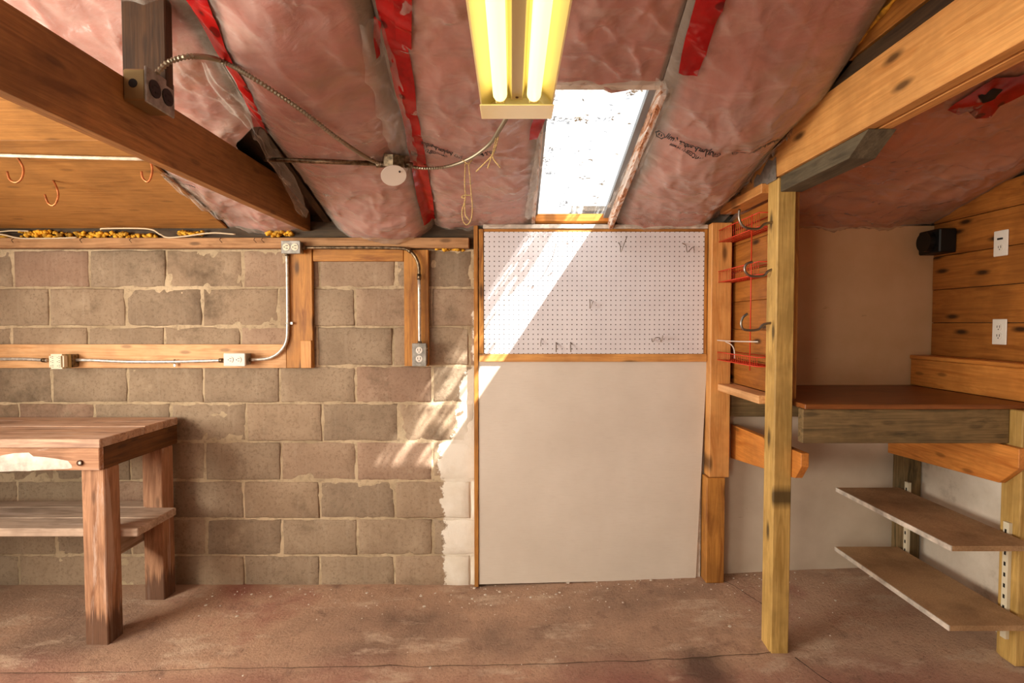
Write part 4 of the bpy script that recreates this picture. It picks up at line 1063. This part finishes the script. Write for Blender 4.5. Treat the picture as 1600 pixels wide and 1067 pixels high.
def bighook(pts, label):
    tag(tube('screw_hook', [aty(px, py, 2.295) for px, py in pts], 0.0055, 'hookzinc', None, 8, 5), label, 'hook', 'bent steel hooks in the timber post')
bighook([(1209, 347), (1195, 350), (1186, 357), (1170, 357), (1160, 352), (1155, 341), (1155.5, 327)], 'top steel hook in the post, reaching over the highest basket')
bighook([(1212, 419), (1200, 424), (1193, 431), (1173, 431), (1164, 423), (1166, 413), (1176, 409)], 'middle steel hook in the post, curled over the second basket')
bighook([(1208, 504), (1193, 507), (1184, 515), (1163, 515), (1158, 506), (1161, 496), (1168, 490)], 'lowest steel hook in the post, above the bottom red basket')

# ================================================================== RIGHT: CORNER COUNTER
cc = empty('corner_counter', (1.6, 2.5, floor_z(1.8, 2.5)))
box('counter_top', (1.186, 2.19, 1.062), (2.118, 2.885, 1.082), 'counter', cc, bev=0.002)
box('front_header', (1.185, 2.205, 0.92), (2.028, 2.243, 1.060), 'weather', cc)
box('rear_ledger', (1.135, 2.84, 0.92), (2.03, 2.885, 1.060), 'weather', cc)
prism('bracket_board', [(2.885, 0.69), (2.885, 0.872), (2.18, 0.885), (2.18, 0.83), (2.225, 0.772), (2.26, 0.765)], 'x', 1.168, 1.20, 'cedar', cc)
prism('bracket_board', [(2.875, 0.722), (2.875, 0.915), (2.13, 0.915), (2.13, 0.835), (2.215, 0.755)], 'x', 2.0, 2.029, 'cedar', cc)
box('counter_post', (2.03, 2.15, floor_z(2.05, 2.2) - 0.006), (2.119, 2.239, 1.061), 'treated', cc, bev=0.004)
box('counter_post', (2.031, 2.79, floor_z(2.05, 2.8) - 0.006), (2.119, 2.879, 1.061), 'weather', cc, bev=0.004)
tag(cc, 'brown corner counter on a weathered header with cut bracket boards', 'counter')
ld = empty('boxed_ledge', (2.17, 2.2, 1.083))
box('face_board', (2.118, 1.0, 1.084), (2.138, 2.885, 1.222), 'cedar', ld)
box('cap_board', (2.112, 1.0, 1.223), (2.22, 2.886, 1.242), 'cedar', ld)
tag(ld, 'low boxed pine ledge running along the right wall on the counter', 'ledge')
# shelves on slotted standards
def shelf(z, label):
    e = empty('wall_shelf', (1.85, 2.4, z))
    box('shelf_board', (1.682, 2.05, z - 0.021), (2.004, 2.79, z), 'chip', e, bev=0.001)
    box('edge_band', (1.676, 2.05, z - 0.021), (1.6815, 2.79, z + 0.0005), 'whitewash', e, bev=0.0008)
    for yy in (2.185, 2.745):
        prism('bracket', [(2.012, z - 0.022), (2.012, z - 0.064), (1.985, z - 0.064), (1.93, z - 0.034), (1.74, z - 0.026), (1.74, z - 0.022)], 'y', yy, yy + 0.014, M['ivory'], e, bev=0)
    tag(e, label, 'shelf')
shelf(0.56, 'upper chipboard shelf with white front edge beside the counter post')
shelf(0.25, 'lower chipboard shelf with white front edge, close to the floor')
def standard(yy, z0, z1, label):
    e = empty('shelf_standard', (2.02, yy, z0))
    box('channel', (2.014, yy - 0.013, z0), (2.030, yy + 0.013, z1), 'ivory', e, bev=0.001)
    z = z0 + 0.03
    while z < z1 - 0.02:
        box('slot', (2.0128, yy - 0.004, z), (2.0142, yy + 0.004, z + 0.016), 'black', e, bev=0); z += 0.045
    tag(e, label, 'bracket')
standard(2.192, 0.12, 0.60, 'slotted cream shelf standard on the nearer counter post')
standard(2.752, 0.12, 0.60, 'slotted cream shelf standard on the counter post in the corner')
# wall plates and the dark lamp housing on the right wall
XN = Vector((-1, 0, 0))
def plate(yc, zc, label, kind):
    e = empty('wall_plate', (2.222, yc, zc - 0.057))
    box('plate', (2.216, yc - 0.036, zc - 0.058), (2.2225, yc + 0.036, zc + 0.058), 'white', e, bev=0.003)
    if kind == 'outlet':
        for dz in (-0.02, 0.02): receptacle(e, Vector((2.216, yc, zc + dz)), Vector((0, -1, 0)), NZ, XN, 0.017, 'white')
    else:
        box('toggle', (2.211, yc - 0.013, zc + 0.016), (2.216, yc + 0.013, zc + 0.024), 'black', e, bev=0.001)
        receptacle(e, Vector((2.216, yc, zc - 0.02)), Vector((0, -1, 0)), NZ, XN, 0.016, 'white')
    tag(e, label, 'outlet')
plate(2.482, 1.773, 'white wall plate with black switch high on the pine wall', 'switch')
plate(2.476, 1.371, 'white duplex outlet plate low on the pine wall above ledge', 'outlet')
hs = empty('lamp_housing', (2.17, 2.80, 1.76))
box('body', (2.135, 2.73, 1.765), (2.221, 2.875, 1.885), 'blackbox', hs, bev=0.006)
disc('lens', (2.135, 2.80, 1.825), 0.05, (-1, 0, 0), 0.03, 'blackbox', hs, 20)
tag(hs, 'black round-fronted lamp housing in the corner of the pine wall', 'lamp')
# foam bead above the right beam
vs, fs = tubegeo(catmull([atx(1300, 112, 1.092), atx(1325, 84, 1.092), atx(1352, 52, 1.092), atx(1385, 14, 1.092), atx(1405, -10, 1.092)], 10), lambda t: 0.005 + 0.005 * abs(math.sin(t * 11)) ** 3, 8)
tag(mesh('foam_bead', vs, fs, M['foam'], None, True), 'yellow foam bead between the ceiling film and the right beam', 'foam')
# ------------------------------------------------------------------ floor chips
def chips():
    random.seed(21); vs = []; fs = []
    for k in range(190):
        if k < 160: x = random.uniform(-1.6, 1.6); y = 2.86 - abs(random.gauss(0, 0.16))
        else: x = random.uniform(-1.6, 1.9); y = random.uniform(1.9, 2.8)
        z = floor_z(x, y) + 0.006; r = random.choice((0.0015, 0.002, 0.003, 0.004, 0.007)) * random.uniform(0.8, 1.3); b = len(vs); n = 5
        for t in (0, 0.003):
            for q in range(n):
                a = 6.283 * q / n + k; vs.append((x + r * math.cos(a) * random.uniform(0.6, 1.2), y + r * math.sin(a) * random.uniform(0.6, 1.2), z + t - 0.002))
        fs.append(tuple(range(b + n, b + 2 * n)))
        for q in range(n): fs.append((b + q, b + (q + 1) % n, b + n + (q + 1) % n, b + n + q))
    o = mesh('floor_debris', vs, fs, M['chipstuff']); o['kind'] = 'stuff'; tag(o, 'pale paint chips and crumbs scattered along the wall base', 'debris')
chips()
